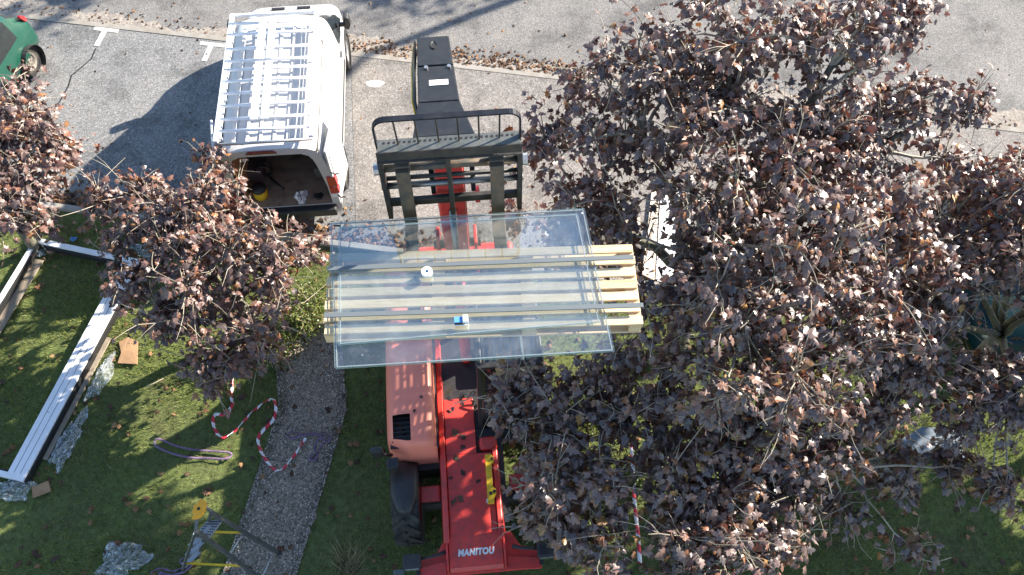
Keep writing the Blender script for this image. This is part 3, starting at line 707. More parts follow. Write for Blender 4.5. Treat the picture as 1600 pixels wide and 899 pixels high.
# cab (image right)
cab = empty('cab', (0, 0, 0)); cab.parent = th
cx0, cx1, cy0, cy1 = .15, 1.10, 2.15, 3.6
for (x, y, xt, yt) in ((cx0, cy0 - .25, cx0 + .04, cy0 + .1), (cx1, cy0 - .25, cx1 - .06, cy0 + .1), (cx0, cy1, cx0 + .04, cy1 - .05), (cx1, cy1, cx1 - .06, cy1 - .05)):
    MB().bar((x, y, .9), (xt, yt, 2.28), .07, .07, (0, 1, 0)).build('cab_pillar', M['black'], cab, bev=.015)
for a, b in (((cx0, cy0 + .1), (cx1 - .04, cy0 + .1)), ((cx0, cy1 - .05), (cx1 - .04, cy1 - .05)), ((cx0 + .04, cy0 + .1), (cx0 + .04, cy1 - .05)), ((cx1 - .06, cy0 + .1), (cx1 - .06, cy1 - .05))):
    MB().bar((*a, 2.30), (*b, 2.30), .09, .07).build('roof_beam', M['black'], cab, bev=.02)
MB().bx(cx0 + .09, cx1 - .11, cy0 + .15, cy1 - .1, 2.285, 2.293).build('roof_glass', M['cabglass'], cab)
for k in range(7): MB().bar((cx0 + .12 + k * .095, cy0 + .1, 2.325), (cx0 + .12 + k * .095, cy1 - .05, 2.325), .022, .022).build('roof_bar', M['steel'], cab)
MB().add([(cx0 + .04, cy0 - .23, 1.0), (cx1 - .04, cy0 - .23, 1.0), (cx1 - .1, cy0 + .09, 2.25), (cx0 + .08, cy0 + .09, 2.25)], [(0, 1, 2, 3)]).build('windscreen', M['cabglass'], cab)
MB().bx(cx0, cx1, cy0 - .28, cy1, .86, .92).build('cab_floor', M['black'], cab)
MB().bx(cx0 + .2, cx1 - .2, cy0 + .6, cy0 + 1.1, 1.1, 1.25).build('seat', M['black'], cab, bev=.05)
MB().bx(cx0 + .2, cx1 - .2, cy0 + 1.08, cy0 + 1.2, 1.2, 1.8).build('seat_back', M['black'], cab, bev=.05)
MB().bx(cx0 + .05, cx1 - .05, cy0 - .18, cy0 + .1, .95, 1.2).build('dashboard', M['black'], cab, bev=.06)
sw = MB(); sw.tube([(.72 + .17 * math.cos(a), cy0 + .3 + .12 * math.sin(a), 1.36 + .08 * math.sin(a)) for a in np.linspace(0, 2 * math.pi, 20)], .016, 6); sw.build('steering_wheel', M['darkalu'], cab)
# rear frame, boom pivot and counterweight
for sx in (-1, 1): MB().prism([(3.9, .8), (4.95, .8), (4.9, 1.9), (4.65, 2.25), (4.35, 2.2), (4.1, 1.3)], 'x', sx * .26, sx * .31).build('pivot_plate', M['red'], th, bev=.01)
MB().bx(-.9, .9, 4.72, 5.05, .55, 1.15).build('counterweight', M['red'], th, bev=.06)
MB().tube([(-.36, 4.5, 2.0), (.36, 4.5, 2.0)], .07, 14).build('pivot_pin', M['steel'], th)
# boom
B0, B1 = V(0, 4.58, 1.75), V(0, 3.52, 6.75)
bd = (B1 - B0).normalized()
boom = MB().bar(B0, B0 + bd * 3.6, .36, .42, (0, 1, 0)).build('boom', M['red'], th, bev=.03)
for sx in (-1, 1): MB().bar(B0 + bd * .2 + V(sx * .187, 0, 0), B0 + bd * 3.55 + V(sx * .187, 0, 0), .012, .16, (0, 1, 0)).build('boom_rib', M['red'], boom)
MB().bar(B0 + bd * 3.602, B1, .28, .34, (0, 1, 0)).build('boom_extension', M['blackpaint'], th, bev=.02)
MB().bar(B0 + bd * 3.4 + V(0, -.214, 0), B0 + bd * 3.58 + V(0, -.214, 0), .30, .012, (0, 1, 0)).build('wear_pad', M['steel'], th)
cyl = MB().tube([(.0, 3.0, .98), V(0, 3.0, .98).lerp(B0 + bd * 2.0 + V(0, -.28, 0), .55)], .085, 16).build('lift_cylinder', M['red'], th, smooth=True)
MB().tube([V(0, 3.0, .98).lerp(B0 + bd * 2.0 + V(0, -.28, 0), .55), B0 + bd * 2.0 + V(0, -.25, 0)], .05, 14).build('cylinder_rod', M['shinysteel'], th, smooth=True)
cp_ = B0 + bd * 2.55 + V(0, -.30, 0)
MB().tube([cp_ + V(-.20, 0, 0), cp_ + V(.36, 0, 0)], .035, 12).build('tilt_pin', M['shinysteel'], th, smooth=True)
for x, r_ in ((-.2, .07), (.34, .11)): MB().lathe([(.001, -.03), (r_, -.03), (r_, .03), (.001, .03)], cp_ + V(x, 0, 0), 'x', 18).build('pin_flange', M['red'], th, bev=.008)
# boom head: tapering box that bends forward from the boom tip to the carriage
def wedge(a, b):     # (y, ztop, zbot, halfwidth, x)
    pts = []
    for (y, zt, zb, hw, xo) in (a, b): pts += [(xo - hw, y, zb), (xo + hw, y, zb), (xo + hw, y, zt), (xo - hw, y, zt)]
    return MB().add(pts, [(0, 1, 2, 3), (7, 6, 5, 4), (0, 4, 5, 1), (1, 5, 6, 2), (2, 6, 7, 3), (3, 7, 4, 0)])
hA = wedge((3.60, 7.06, 6.68, .155, -.005), (3.02, 7.265, 6.95, .165, .01)).build('boom_head', M['blackpaint'], th, bev=.012)
wedge((3.015, 7.255, 6.95, .168, .01), (2.38, 7.48, 7.15, .178, .03)).build('boom_head', M['blackpaint'], th, bev=.012)
wedge((2.378, 7.476, 7.15, .18, .03), (1.86, 7.64, 7.42, .255, .06)).build('boom_head', M['blackpaint'], th, bev=.012)
slp = math.atan2(7.48 - 7.255, -(2.38 - 3.015))
def on_head(y, dx=0, up=.002):
    z = 7.255 + (3.015 - y) / (3.015 - 2.38) * (7.48 - 7.255); return V(.015 + dx, y, z + up)
lab = MB().bx(-.085, .085, -.05, .05, 0, .002).build('rating_label', M['sticker'], th); lab.location = on_head(2.70, .02); lab.rotation_euler = (-slp, 0, 0)
for (x, y, a, b) in ((.03, .026, .05, .012), (.05, .0, .02, .012), (.02, -.004, .012, .01), (.055, -.025, .018, .012), (.025, -.026, .02, .008)):
    MB().bx(x - a / 2, x + a / 2, y - b / 2, y + b / 2, .002, .003).build('label_print', M['gasket'], lab)
for dx in (-.09, .12):
    MB().lathe([(.001, .025), (.02, .025), (.02, 0)], on_head(2.97, dx, 0), 'z', 6).build('bolt', M['zinc'], th)
ov = MB().lathe([(.001, .0), (.03, .0), (.036, .008), (.036, -.01)], (0, 0, 0), 'z', 14).build('head_slot', M['gasket'], th); ov.location = (.0, 3.40, 7.136); ov.rotation_euler = (-slp, 0, 0); ov.scale = (.8, 2.2, 1)
for q, (x, m_, r_) in enumerate(((-.19, 'hose', .018), (-.205, 'yellow', .008), (-.185, 'hose', .014))):
    MB().tube([(x, 3.6, 6.9 + q * .05), (x - .01, 3.1, 7.1 + q * .05), (x, 2.5, 7.32 + q * .03), (x + .06, 2.1, 7.35), (x + .1, 1.9, 7.2)], r_, 7).build('hydraulic_hose', M[m_], th, smooth=True)
# fork carriage
car = empty('fork_carriage', (.10, 1.62, .11)); car.parent = th
hw = .555
pth = [(-hw, 0, 7.72), (-hw, -.01, 7.96)] + [(-hw + .09 - .09 * math.cos(a), -.012, 7.96 + .09 * math.sin(a)) for a in np.linspace(.2, 1.57, 5)]
pth += [(-x, y, z) for x, y, z in reversed(pth)]
mb = MB()
for a, b in zip(pth[:-1], pth[1:]): mb.bar(a, b, .012, .055, (0, 1, 0)) if False else mb.bar(a, b, .05, .014, (0, 0, 1) if abs(b[0] - a[0]) > .03 else (1, 0, 0))
mb.build('backrest_hoop', M['blackpaint'], car)
for k in range(6): MB().tube([(-.39 + k * .157, .0, 7.74), (-.40 + k * .16, -.01, 8.045)], .008, 6).build('backrest_bar', M['steel'], car)
stp = MB().bx(-hw, hw, -.07, .055, 7.735, 7.745).build('perforated_step', M['darkalu'], car)
for k in range(26): MB().lathe([(.001, .0035), (.011, .0035), (.014, 0)], (-.5 + k * .04, .02, 7.745), 'z', 6).build('step_stud', M['gasket'], stp)
MB().bx(-hw - .01, hw + .01, -.085, -.073, 7.655, 7.75).build('upper_plate', M['steel'], car, bev=.003)
MB().bx(-hw, hw, -.07, .04, 7.60, 7.615).build('upper_flange', M['steel'], car)
for x in (-hw, -.02, hw): MB().bx(x - .02, x + .02, -.06, .05, 6.84, 7.60 if abs(x) > .1 else 7.70).build('side_plate', M['steel'], car, bev=.004)
for z, r_, m_ in ((7.47, .033, 'forksteel'), (7.24, .028, 'shinysteel'), (7.30, .02, 'steel')):
    MB().tube([(-hw - .03, -.01 + (.03 if z == 7.30 else 0), z), (hw + .03, -.01 + (.03 if z == 7.30 else 0), z)], r_, 14).build('carriage_shaft', M[m_], car, smooth=True)
for sx in (-1, 1): MB().lathe([(.001, sx * .04), (.05, sx * .04), (.05, 0)], (sx * (hw + .022), -.01, 7.47), 'x', 8).build('shaft_nut', M['zinc'], car)
MB().bx(-hw, hw, -.02, .02, 6.96, 7.04).build('lower_bar', M['steel'], car, bev=.005)
for sx in (-1, 1): MB().bx(.0 + sx * .17 - .02, sx * .17 + .02, .05, .26, 7.0, 7.52).build('carriage_lug', M['blackpaint'], car, bev=.01)
for x in (-.385, .365):
    fk = MB().bx(x - .055, x + .055, -.115, -.072, 6.79, 7.53).build('fork', M['forksteel'], car, bev=.006)
    MB().prism([(-.115, 6.835), (-.115, 6.79), (-1.18, 6.81), (-1.2, 6.828), (-1.18, 6.835)], 'x', x - .055, x + .055).build('fork_blade', M['forksteel'], fk, bev=.004)
    MB().bx(x - .06, x + .06, -.071, .03, 7.46, 7.55).build('fork_hook', M['forksteel'], fk, bev=.01)

# ------------------------------------------------------------------ pallet, glass, bars
ZP = 7.09
pc = [P(512, 398, ZP), P(989, 380, ZP), P(1003, 509, ZP), P(508, 521, ZP)]
cen = (pc[0] + pc[1] + pc[2] + pc[3]) / 4
pw = ((pc[1] - pc[0]).length + (pc[2] - pc[3]).length) / 2; pd = ((pc[3] - pc[0]).length + (pc[2] - pc[1]).length) / 2
prz = math.atan2((pc[1] - pc[0] + pc[2] - pc[3]).y, (pc[1] - pc[0] + pc[2] - pc[3]).x)
pal = empty('wooden_pallet', (cen.x, cen.y, 6.948), prz); tag(pal, 'long pine pallet raised on the forks under the glass sheets', 'pallet')
hW, hD = pw / 2, pd / 2; bw = .076
def wbox(name, x0, x1, y0, y1, z0, z1, jit=0.):
    o = MB().box((0, 0, 0), (x1 - x0, y1 - y0, z1 - z0)).build(name, M['wood'], pal, bev=.003)
    o.location = ((x0 + x1) / 2 + random.uniform(-jit, jit), (y0 + y1) / 2 + random.uniform(-jit, jit) * .6, (z0 + z1) / 2); o.rotation_euler = (0, 0, random.uniform(-jit, jit) * .25); return o
for k in range(7):
    yc = -hD + bw / 2 + k * (pd - bw) / 6; wbox('deck_board', -hW, hW, yc - bw / 2, yc + bw / 2, .120, .142, .007)
xs = [-hW + .05, -hW + pw * .357, -hW + pw * .645, hW - .05]
for x in xs:
    wbox('cross_board', x - .05, x + .05, -hD, hD, .098, .1195, .003)
    for y in (-hD + .05, 0, hD - .05): wbox('block', x - .06 if abs(x) < hW - .1 else x - .048, x + .06 if abs(x) < hW - .1 else x + .048, y - .048, y + .048, .022, .0978)
for y in (-hD + .05, 0, hD - .05): wbox('bottom_runner', -hW, hW, y - .05, y + .05, 0., .0218, .002)
def glass_unit(label, px, z, inset=.012):
    q = [P(x, y, z) for x, y in px]; c = sum(q, Vector()) / 4
    g = empty('glazing_unit', (c.x, c.y, z)); tag(g, label, 'glass sheet', 'insulating glass sheets lying on the pallet')
    l = [p - c for p in q]
    def sheet(z0, z1, nm):
        vs_ = [(p.x, p.y, z0) for p in l] + [(p.x, p.y, z1) for p in l]
        o = MB().add(vs_, [(3, 2, 1, 0), (4, 5, 6, 7), (0, 1, 5, 4), (1, 2, 6, 5), (2, 3, 7, 6), (3, 0, 4, 7)]).build(nm, M['pane'], g)
        o.data.materials.append(M['edge'])
        for f in o.data.polygons:
            if abs(f.normal.z) < .5: f.material_index = 1
        return o
    sheet(0, .006, 'pane'); sheet(.018, .024, 'pane')
    for i in range(4):
        a, b = l[i], l[(i + 1) % 4]; ins = .985
        o = MB().bar(V(a.x * ins, a.y * ins, .012), V(b.x * ins, b.y * ins, .012), .006, .0115).build('spacer', M['spacer'], g)
    return g
G1 = glass_unit('large lower glass sheet overhanging both long sides of the pallet', [(515, 350), (913, 328), (960, 550), (524, 577)], 7.094)
G2 = glass_unit('smaller upper glass sheet under the two grey bars', [(529, 357), (903, 336), (938, 505), (529, 540)], 7.1205)
zt = 7.1475
for lb, a, b in (('grey flat bar across the glass, the one nearer the fork carriage', (511, 420), (990, 402)), ('grey flat bar across the glass, the one nearer the red hood', (506, 493), (1005, 477))):
    a, b = P(*a, zt + .008), P(*b, zt + .008)
    o = MB().bar(V(-(b - a).length / 2, 0, 0), V((b - a).length / 2, 0, 0), .040, .012).build('grey_bar', M['greybar'], bev=.002)
    m_ = (a + b) / 2; o.location = m_; o.rotation_euler = (0, 0, math.atan2(b.y - a.y, b.x - a.x)); tag(o, lb, 'metal bar', 'grey bars lying on the glass')
c = P(667, 425, zt + .02)
tr_ = empty('tape_roll', (c.x, c.y, zt + .0005)); tag(tr_, 'white round tape roll lying on the glass by the far grey bar', 'tape roll')
MB().lathe([(.014, 0), (.045, 0), (.045, .03), (.014, .03), (.014, 0)], (0, 0, 0), 'z', 28).build('roll', M['whiteplastic'], tr_)
MB().lathe([(.0135, .028), (.0115, .028), (.0115, .002), (.0135, .002)], (0, 0, 0), 'z', 16).build('core', M['bluebox'], tr_)
c = P(719, 502, zt + .02)
bxo = empty('small_box', (c.x, c.y, zt + .0005), R(4)); tag(bxo, 'small blue and white box with a white cap standing on the glass', 'box')
MB().bx(-.045, .045, -.025, .025, 0, .045).build('carton', M['black'], bxo, bev=.003)
MB().bx(-.046, .03, -.027, .024, .0452, .052).build('blue_lid', M['bluebox'], bxo, bev=.002)
MB().bx(.02, .062, -.03, .03, .03, .068).build('white_cap', M['whiteplastic'], bxo, bev=.005)
MB().bx(-.046, .05, -.032, -.0255, 0, .012).build('base_strip', M['whiteplastic'], bxo)
c = P(527, 353, 7.12); o = MB().bx(-.03, .03, -.008, .008, 0, .003).build('glass_sticker', M['gasket'], G1); o.location = V(c.x, c.y, 7.1185) - G1.location

# ------------------------------------------------------------------ window frame lying on the lawn
fa = V(-8.58, 8.44, 0); fu = V(2.0, -.47, 0).normalized(); fv = V(-.92, -3.99, 0).normalized()
FW, FL = 2.06, 4.12
frz = math.atan2(fu.y, fu.x)
wf = empty('window_frame', (fa.x, fa.y, .03), frz); tag(wf, 'large white window frame lying flat on the lawn at the left', 'window frame')
# local x along fu, local y = -along fv
def fbox(name, x0, x1, y0, y1, z0, z1, m, par=wf, bev=.004): return MB().bx(x0, x1, y0, y1, z0, z1).build(name, M[m], par, bev=bev)
r_ = fbox('sill_profile', FW - .30, FW, -FL, -.11, .06, .16, 'pvc')
for x in (FW - .205, FW - .10): fbox('track_groove', x, x + .006, -FL + .1, -.3, .1602, .162, 'gasket', r_, 0)
for y, x0, x1 in ((-1.9, FW - .2, FW - .105), (-3.0, FW - .205, FW - .16)): fbox('joint_line', x0, x1, y, y + .006, .1602, .1625, 'gasket', r_, 0)
fbox('seal', FW, FW + .03, -FL, -.11, .0, .13, 'gasket')
fbox('head_profile', 0, FW, -.10, 0, .05, .16, 'pvc'); fbox('seal', .09, FW - .3, -.14, -.1015, .0, .13, 'gasket')
fbox('side_profile', 0, .085, -FL, -.1015, .05, .16, 'pvc'); fbox('seal', .0865, .115, -FL, -.15, .0, .14, 'gasket')
fbox('side_profile', .0865, FW - .3015, -FL, -FL + .085, .05, .16, 'pvc'); fbox('seal', .12, FW - .31, -FL + .087, -FL + .12, .0, .13, 'gasket')
fm = Matrix.Translation((fa.x, fa.y, 0)) @ Matrix.Rotation(frz, 4, 'Z')
def flat(name, label, cat, m, px, z=.05, t=.012, group=None):
    q = [P(x, y, z) for x, y in px]; c = sum(q, Vector()) / len(q); n_ = len(q)
    o = MB().add([(p_.x - c.x, p_.y - c.y, 0) for p_ in q] + [(p_.x - c.x, p_.y - c.y, t + .012 * (i % 2)) for i, p_ in enumerate(q)],
        [tuple(range(n_ - 1, -1, -1)), tuple(range(n_, 2 * n_))] + [(i, (i + 1) % n_, n_ + (i + 1) % n_, n_ + i) for i in range(n_)]).build(name, M[m], bev=.002)
    o.location = (c.x, c.y, z); return tag(o, label, cat, group)
flat('cardboard_piece', 'torn cardboard piece on grass beside the middle of the white frame', 'cardboard', 'card', [(186, 535), (200, 528), (216, 534), (215, 570), (184, 568), (190, 552)])
flat('cardboard_piece', 'cardboard corner protector under the near corner of the white frame', 'cardboard', 'card', [(50, 762), (76, 752), (80, 768), (52, 779)])
c0 = fm @ V(.20, -1.4, .035); o = MB().bx(-.09, .09, -1.25, 1.05, 0, .02).build('cardboard_strip', M['greycard'], bev=.003); o.location = c0; o.rotation_euler = (0, R(-4), frz); tag(o, 'long brown cardboard strip inside the left bar of the white frame', 'cardboard')
c0 = fm @ V(FW + .075, -2.5, .03); o = MB().bx(-.04, .04, -1.2, 1.0, 0, .03).build('cardboard_strip', M['greycard'], bev=.003); o.location = c0; o.rotation_euler = (0, 0, frz); tag(o, 'thin brown card strip along the outer side of the wide white sill', 'cardboard')
def film(label, px, sx, sy, h, seed, rz=0., z=.03, nn=16): 
    c_ = P(*px, z); return tag(crumple('plastic_film', c_, sx, sy, h, M['film'], seed, nn, rz), label, 'plastic film', 'crumpled clear packaging film')
film('crumpled clear film at the bottom edge, left of the stepladder', (192, 876), .36, .27, .22, 11, .3)
film('crumpled clear film under the near corner of the white frame', (20, 766), .33, .17, .16, 12)
film('shredded clear film beside the upper half of the wide white sill', (160, 590), .13, .42, .14, 13, -.25)
film('shredded clear film beside the lower half of the wide white sill', (108, 690), .15, .50, .16, 14, -.25)
film('bluish clear film behind the far bar of the white frame under the tree', (222, 392), .40, .13, .14, 15, -.2)
film('small clear film scrap at the far left corner of the white frame', (60, 395), .14, .10, .1, 16)

# ------------------------------------------------------------------ ribbons: barrier tape and slings
def smooth_path(pts, n=8):
    out_ = []
    for i in range(len(pts) - 1):
        p0, p1, p2, p3 = pts[max(i - 1, 0)], pts[i], pts[i + 1], pts[min(i + 2, len(pts) - 1)]
        for k in range(n):
            t = k / n; out_.append(.5 * ((2 * p1) + (p2 - p0) * t + (2 * p0 - 5 * p1 + 4 * p2 - p3) * t * t + (3 * p1 - p0 - 3 * p2 + p3) * t ** 3))
    out_.append(pts[-1]); return out_
def ribbon(name, label, cat, px, m, wd, z=.05, twist=.6, period=.42, closed=False, hs=None, group=None, seed=0, n=8):
    pts = [P(x, y, z) + V(0, 0, (hs[i] if hs else .02 * (i % 2))) for i, (x, y) in enumerate(px)]
    if closed: pts.append(pts[0].copy())
    sp = smooth_path(pts, n); vv, ff, var = [], [], []; dist = 0
    for i, p_ in enumerate(sp):
        t = (sp[min(i + 1, len(sp) - 1)] - sp[max(i - 1, 0)]); t.normalize(); sd_ = t.cross(V(0, 0, 1)); sd_.normalize()
        a = twist * math.sin(i * .55 + seed); d_ = sd_ * math.cos(a) + V(0, 0, 1) * abs(math.sin(a))
        if i: dist += (p_ - sp[i - 1]).length
        for k, off in enumerate((-.5, .5)):
            for zz in (0, .004):
                vv.append(p_ + d_ * off * wd + V(0, 0, zz + wd * .5 * abs(math.sin(a)))); var.append(dist / period + k * .18)
        if i:
            b = (i - 1) * 4; ff += [(b + 1, b + 3, b + 7, b + 5), (b, b + 4, b + 6, b + 2), (b, b + 1, b + 5, b + 4), (b + 2, b + 6, b + 7, b + 3)]
    o = npmesh(name, [tuple(p_) for p_ in vv], np.array(ff).ravel(), 4, m, attr=var); return tag(o, label, cat, group)
ribbon('barrier_tape', 'red and white barrier tape snaking over the lawn and the gravel path', 'barrier tape',
    [(366, 560), (364, 590), (362, 622), (364, 634), (352, 648), (336, 650), (335, 668), (349, 685), (371, 670), (395, 645), (421, 625), (431, 632), (428, 655), (407, 680), (405, 697), (418, 722), (436, 736), (458, 716), (478, 685)], M['tape'], .052, .06, .9, .21)
ribbon('barrier_tape', 'straight red and white tape strip hanging in the shade right of the red machine', 'barrier tape',
    [(986, 690), (989, 740), (992, 790), (996, 830), (1000, 880)], M['tape'], .06, .6, .4, .26, seed=2)
ribbon('lifting_sling', 'purple lifting sling laid as a flat loop on the grass', 'sling',
    [(241, 690), (250, 687), (275, 697), (300, 703), (330, 705), (358, 708), (361, 713), (350, 718), (320, 716), (298, 716), (270, 709), (246, 699)], M['strap'], .034, .05, .25, closed=True, group='purple slings')
ribbon('lifting_sling', 'tangled purple sling on the gravel path at the tape end', 'sling',
    [(448, 682), (455, 676), (468, 678), (485, 680), (503, 678), (516, 682), (513, 691), (500, 686), (492, 700), (497, 712), (489, 720), (483, 716), (497, 706), (505, 690), (494, 678), (470, 683), (458, 686), (450, 684)], M['strap'], .034, .06, .9, group='purple slings', seed=1)
ribbon('lifting_sling', 'purple sling heaped at the foot of the stepladder', 'sling',
    [(236, 896), (252, 889), (270, 893), (288, 886), (282, 877), (292, 872), (300, 880), (290, 893), (268, 899), (250, 895), (262, 905), (290, 903)], M['strap'], .04, .07, 1.0, group='purple slings', seed=3)

# ------------------------------------------------------------------ stepladder
ld = empty('stepladder', P(330, 868, 0)); tag(ld, 'open aluminium platform stepladder with orange top and yellow struts, bottom left', 'stepladder')
lo = ld.location
def LP(x, y, h): return P(x, y, h) - lo
tA, tB = LP(330, 801, 1.62), LP(306, 829, 1.62)                    # tops of the two sides
rA, rB = P(418, 880, .02) - lo, P(394, 925, .02) - lo               # rear feet
rA, rB = LP(437, 865, .02), LP(416, 911, .02)
fA, fB = LP(322, 905, .02), LP(292, 900, .02)
fB = LP(284, 893, .02); fA = LP(310, 868, .02)
for a, b in ((tA, rA), (tB, rB)):
    MB().bar(a, b, .035, .06, (0, 1, 0)).build('rear_leg', M['darkalu'], ld, bev=.004)
    MB().bx(-.03, .03, -.03, .03, -.02, .05).build('rubber_foot', M['black'], ld).location = b
for a, b in ((tA, fA), (tB, fB)):
    MB().bar(a, b, .035, .07, (0, 1, 0)).build('front_stile', M['darkalu'], ld, bev=.004)
    MB().bx(-.03, .03, -.03, .03, -.02, .05).build('rubber_foot', M['black'], ld).location = b
for t in (.38, .62, .86): MB().bar(tA.lerp(fA, t), tB.lerp(fB, t), .09, .025).build('step', M['alu'], ld, bev=.004)
MB().bar(tB + V(-.02, -.03, .0), tB.lerp(fB, .8) + V(-.02, -.04, .0), .055, .012, (1, 0, .3)).build('side_panel', M['alu'], ld)
for t in (.45, .92): MB().tube([tA.lerp(rA, t), tB.lerp(rB, t)], .011, 7).build('rear_rung', M['alu'], ld, smooth=True)
c1, c2 = tA.lerp(fA, .17), tB.lerp(fB, .17); d1, d2 = tA.lerp(rA, .17), tB.lerp(rB, .17)
plat = MB().add([c1, c2, d2, d1] + [p_ + V(0, 0, .03) for p_ in (c1, c2, d2, d1)], [(3, 2, 1, 0), (4, 5, 6, 7), (0, 1, 5, 4), (1, 2, 6, 5), (2, 3, 7, 6), (3, 0, 4, 7)]).build('platform', M['alu'], ld, bev=.004)
for i in range(7):
    for j in range(7):
        if 2 <= j <= 3 and 1 < i < 5: continue
        u, v_ = (i + .8) / 7.6, (j + .8) / 7.6; q = c1.lerp(c2, u).lerp(d1.lerp(d2, u), v_) + V(0, 0, .0302)
        MB().lathe([(.001, .002), (.011, .002), (.011, 0)], q, 'z', 6).build('platform_hole', M['gasket'], plat)
s1, s2 = tA.lerp(fA, .42), tA.lerp(rA, .47); MB().bar(s1, s2, .03, .012).build('yellow_strut', M['yellow'], ld)
s1, s2 = tB.lerp(fB, .78), tB.lerp(rB, .66); MB().bar(s1, s2, .03, .012).build('yellow_strut', M['yellow'], ld)
ta, tb = LP(318, 781, 1.72), LP(306, 812, 1.72); ax = (tb - ta).normalized(); sx_ = ax.cross(V(0, 0, 1)); ln = (tb - ta).length; poly = [(0, -.03), (.02, .05), (.3 * ln, .085), (.7 * ln, .085), (ln, .02), (ln + .01, -.05), (.85 * ln, -.04), (.7 * ln, -.075), (.35 * ln, -.075), (.15 * ln, -.03)]
tp = [ta + ax * u + sx_ * (-w_) for u, w_ in poly]; n_ = len(tp)
top = MB().add([p_ for p_ in tp] + [p_ + V(0, 0, .045) for p_ in tp], [tuple(range(n_ - 1, -1, -1)), tuple(range(n_, 2 * n_))] + [(i, (i + 1) % n_, n_ + (i + 1) % n_, n_ + i) for i in range(n_)]).build('top_handle', M['orange'], ld, bev=.008)
MB().lathe([(.001, .003), (.022, .003), (.022, 0)], (ta + tb) / 2 + V(.0, 0, .0455), 'z', 12).build('tool_hole', M['gasket'], top)
for a, b in ((ta, tA), (tb, tB)): MB().bar(a.lerp(tb if a == ta else ta, .15), b, .04, .03, (0, 1, 0)).build('handle_post', M['darkalu'], ld)

# ------------------------------------------------------------------ odds and ends on the ground
flat('blue_board', 'blue grey board lying on the shaded lawn at the lower right', 'board', 'slab', [(1390, 696), (1440, 668), (1508, 672), (1506, 722), (1470, 718)], .06, .02)
for lb, px, m_, rz_ in (('pale long plank on the asphalt right of the pallet, nearest the pallet', [(1003, 430), (1018, 300), (1030, 300), (1022, 440)], 'plank', 0), ('wide white board on the asphalt right of the pallet, seen through leaves', [(1024, 440), (1032, 300), (1062, 296), (1052, 446)], 'whiteplastic', 0), ('short tan plank across the boards on the asphalt', [(945, 335), (1000, 342), (1000, 356), (945, 350)], 'plank', 0)):
    q = [P(x, y, .02) for x, y in px]; flat('loose_board', lb, 'board', m_, px, .02 if 'short' not in lb else .05, .03, 'loose boards behind the pallet')
for lb, px in (('small light blue cloth on grass behind the far bar of the frame', (115, 374)),):
    tag(crumple('blue_cloth', P(*px, .03), .06, .05, .05, M['bluebox'], 21, 6), lb, 'cloth')

# ------------------------------------------------------------------ trees
HALF = [(0, 0), (.20, -.10), (.44, .02), (.33, .20), (.62, .45), (.37, .50), (.24, .56), (.26, .76), (0, 1.05)]
OUT = HALF + [(-x, y) for x, y in reversed(HALF[1:-1])]
def leaf_proto(fold, droop, wav):
    pts = [(0, .36, .0)]
    for x, y in OUT: pts.append((x, y, -fold * abs(x) - droop * y * y + wav * math.sin(7 * x + 5 * y)))
    return np.array(pts), np.array([(0, 1 + i, 1 + (i + 1) % len(OUT)) for i in range(len(OUT))])
PROTO = [leaf_proto(.25, .18, .03), leaf_proto(.55, .32, .05), leaf_proto(.8, .45, .04), leaf_proto(.1, .25, .06), leaf_proto(1.3, .5, .08), leaf_proto(-.5, .7, .09)]
SMALL = (np.array([(0, 0, 0), (.3, .45, .06), (0, 1, -.1), (-.3, .45, .06)]), np.array([(0, 1, 2), (0, 2, 3)]))
def frames(dirs, up, r_):
    d = dirs / np.linalg.norm(dirs, axis=1, keepdims=True)
    s = np.cross(d, up); s /= np.linalg.norm(s, axis=1, keepdims=True) + 1e-9
    n = np.cross(s, d); return np.stack([s, d, n], axis=2)           # columns x,y,z
def leaf_mesh(name, pos, rot, size, var, m, parent, protos, r_):
    which = r_.integers(0, len(protos), len(pos)); V_, F_, A_ = [], [], []; o = 0
    for w_ in range(len(protos)):
        idx = np.where(which == w_)[0]
        if not len(idx): continue
        pv, pf = protos[w_]
        v_ = np.einsum('nij,kj->nki', rot[idx], pv) * size[idx, None, None] + pos[idx, None, :]
        f_ = pf[None] + (np.arange(len(idx)) * len(pv))[:, None, None] + o
        V_.append(v_.reshape(-1, 3)); F_.append(f_.ravel()); A_.append(np.repeat(var[idx], len(pv))); o += len(idx) * len(pv)
    return npmesh(name, np.concatenate(V_), np.concatenate(F_), 3, m, parent, np.concatenate(A_))
LEAFMESH = {}
def leaf_data(i, m):
    if (i, m.name) not in LEAFMESH:
        pv, pf = PROTO[i]; me = bpy.data.meshes.new('leaf'); me.from_pydata([tuple(p_) for p_ in pv], [], [tuple(map(int, f)) for f in pf]); me.materials.append(m); LEAFMESH[(i, m.name)] = me
    return LEAFMESH[(i, m.name)]
def kmeans(X, k, r_, it=8):
    c_ = X[r_.choice(len(X), min(k, len(X)), replace=False)]
    for _ in range(it):
        lab = np.argmin(((X[:, None] - c_[None]) ** 2).sum(2), 1)
        c_ = np.array([X[lab == i].mean(0) if (lab == i).any() else c_[i] for i in range(len(c_))])
    return lab, c_
def bez(a, b, lift, n, r_, jit):
    a = np.asarray(a); b = np.asarray(b); L_ = np.linalg.norm(b - a); m_ = (a + b) / 2 + np.array([0, 0, lift * L_]) + r_.normal(0, jit * L_, 3)
    t = np.linspace(0, 1, n)[:, None]; p_ = (1 - t) ** 2 * a + 2 * t * (1 - t) * m_ + t * t * b
    p_[1:-1] += r_.normal(0, jit * L_ * .15, (n - 2, 3)); return p_
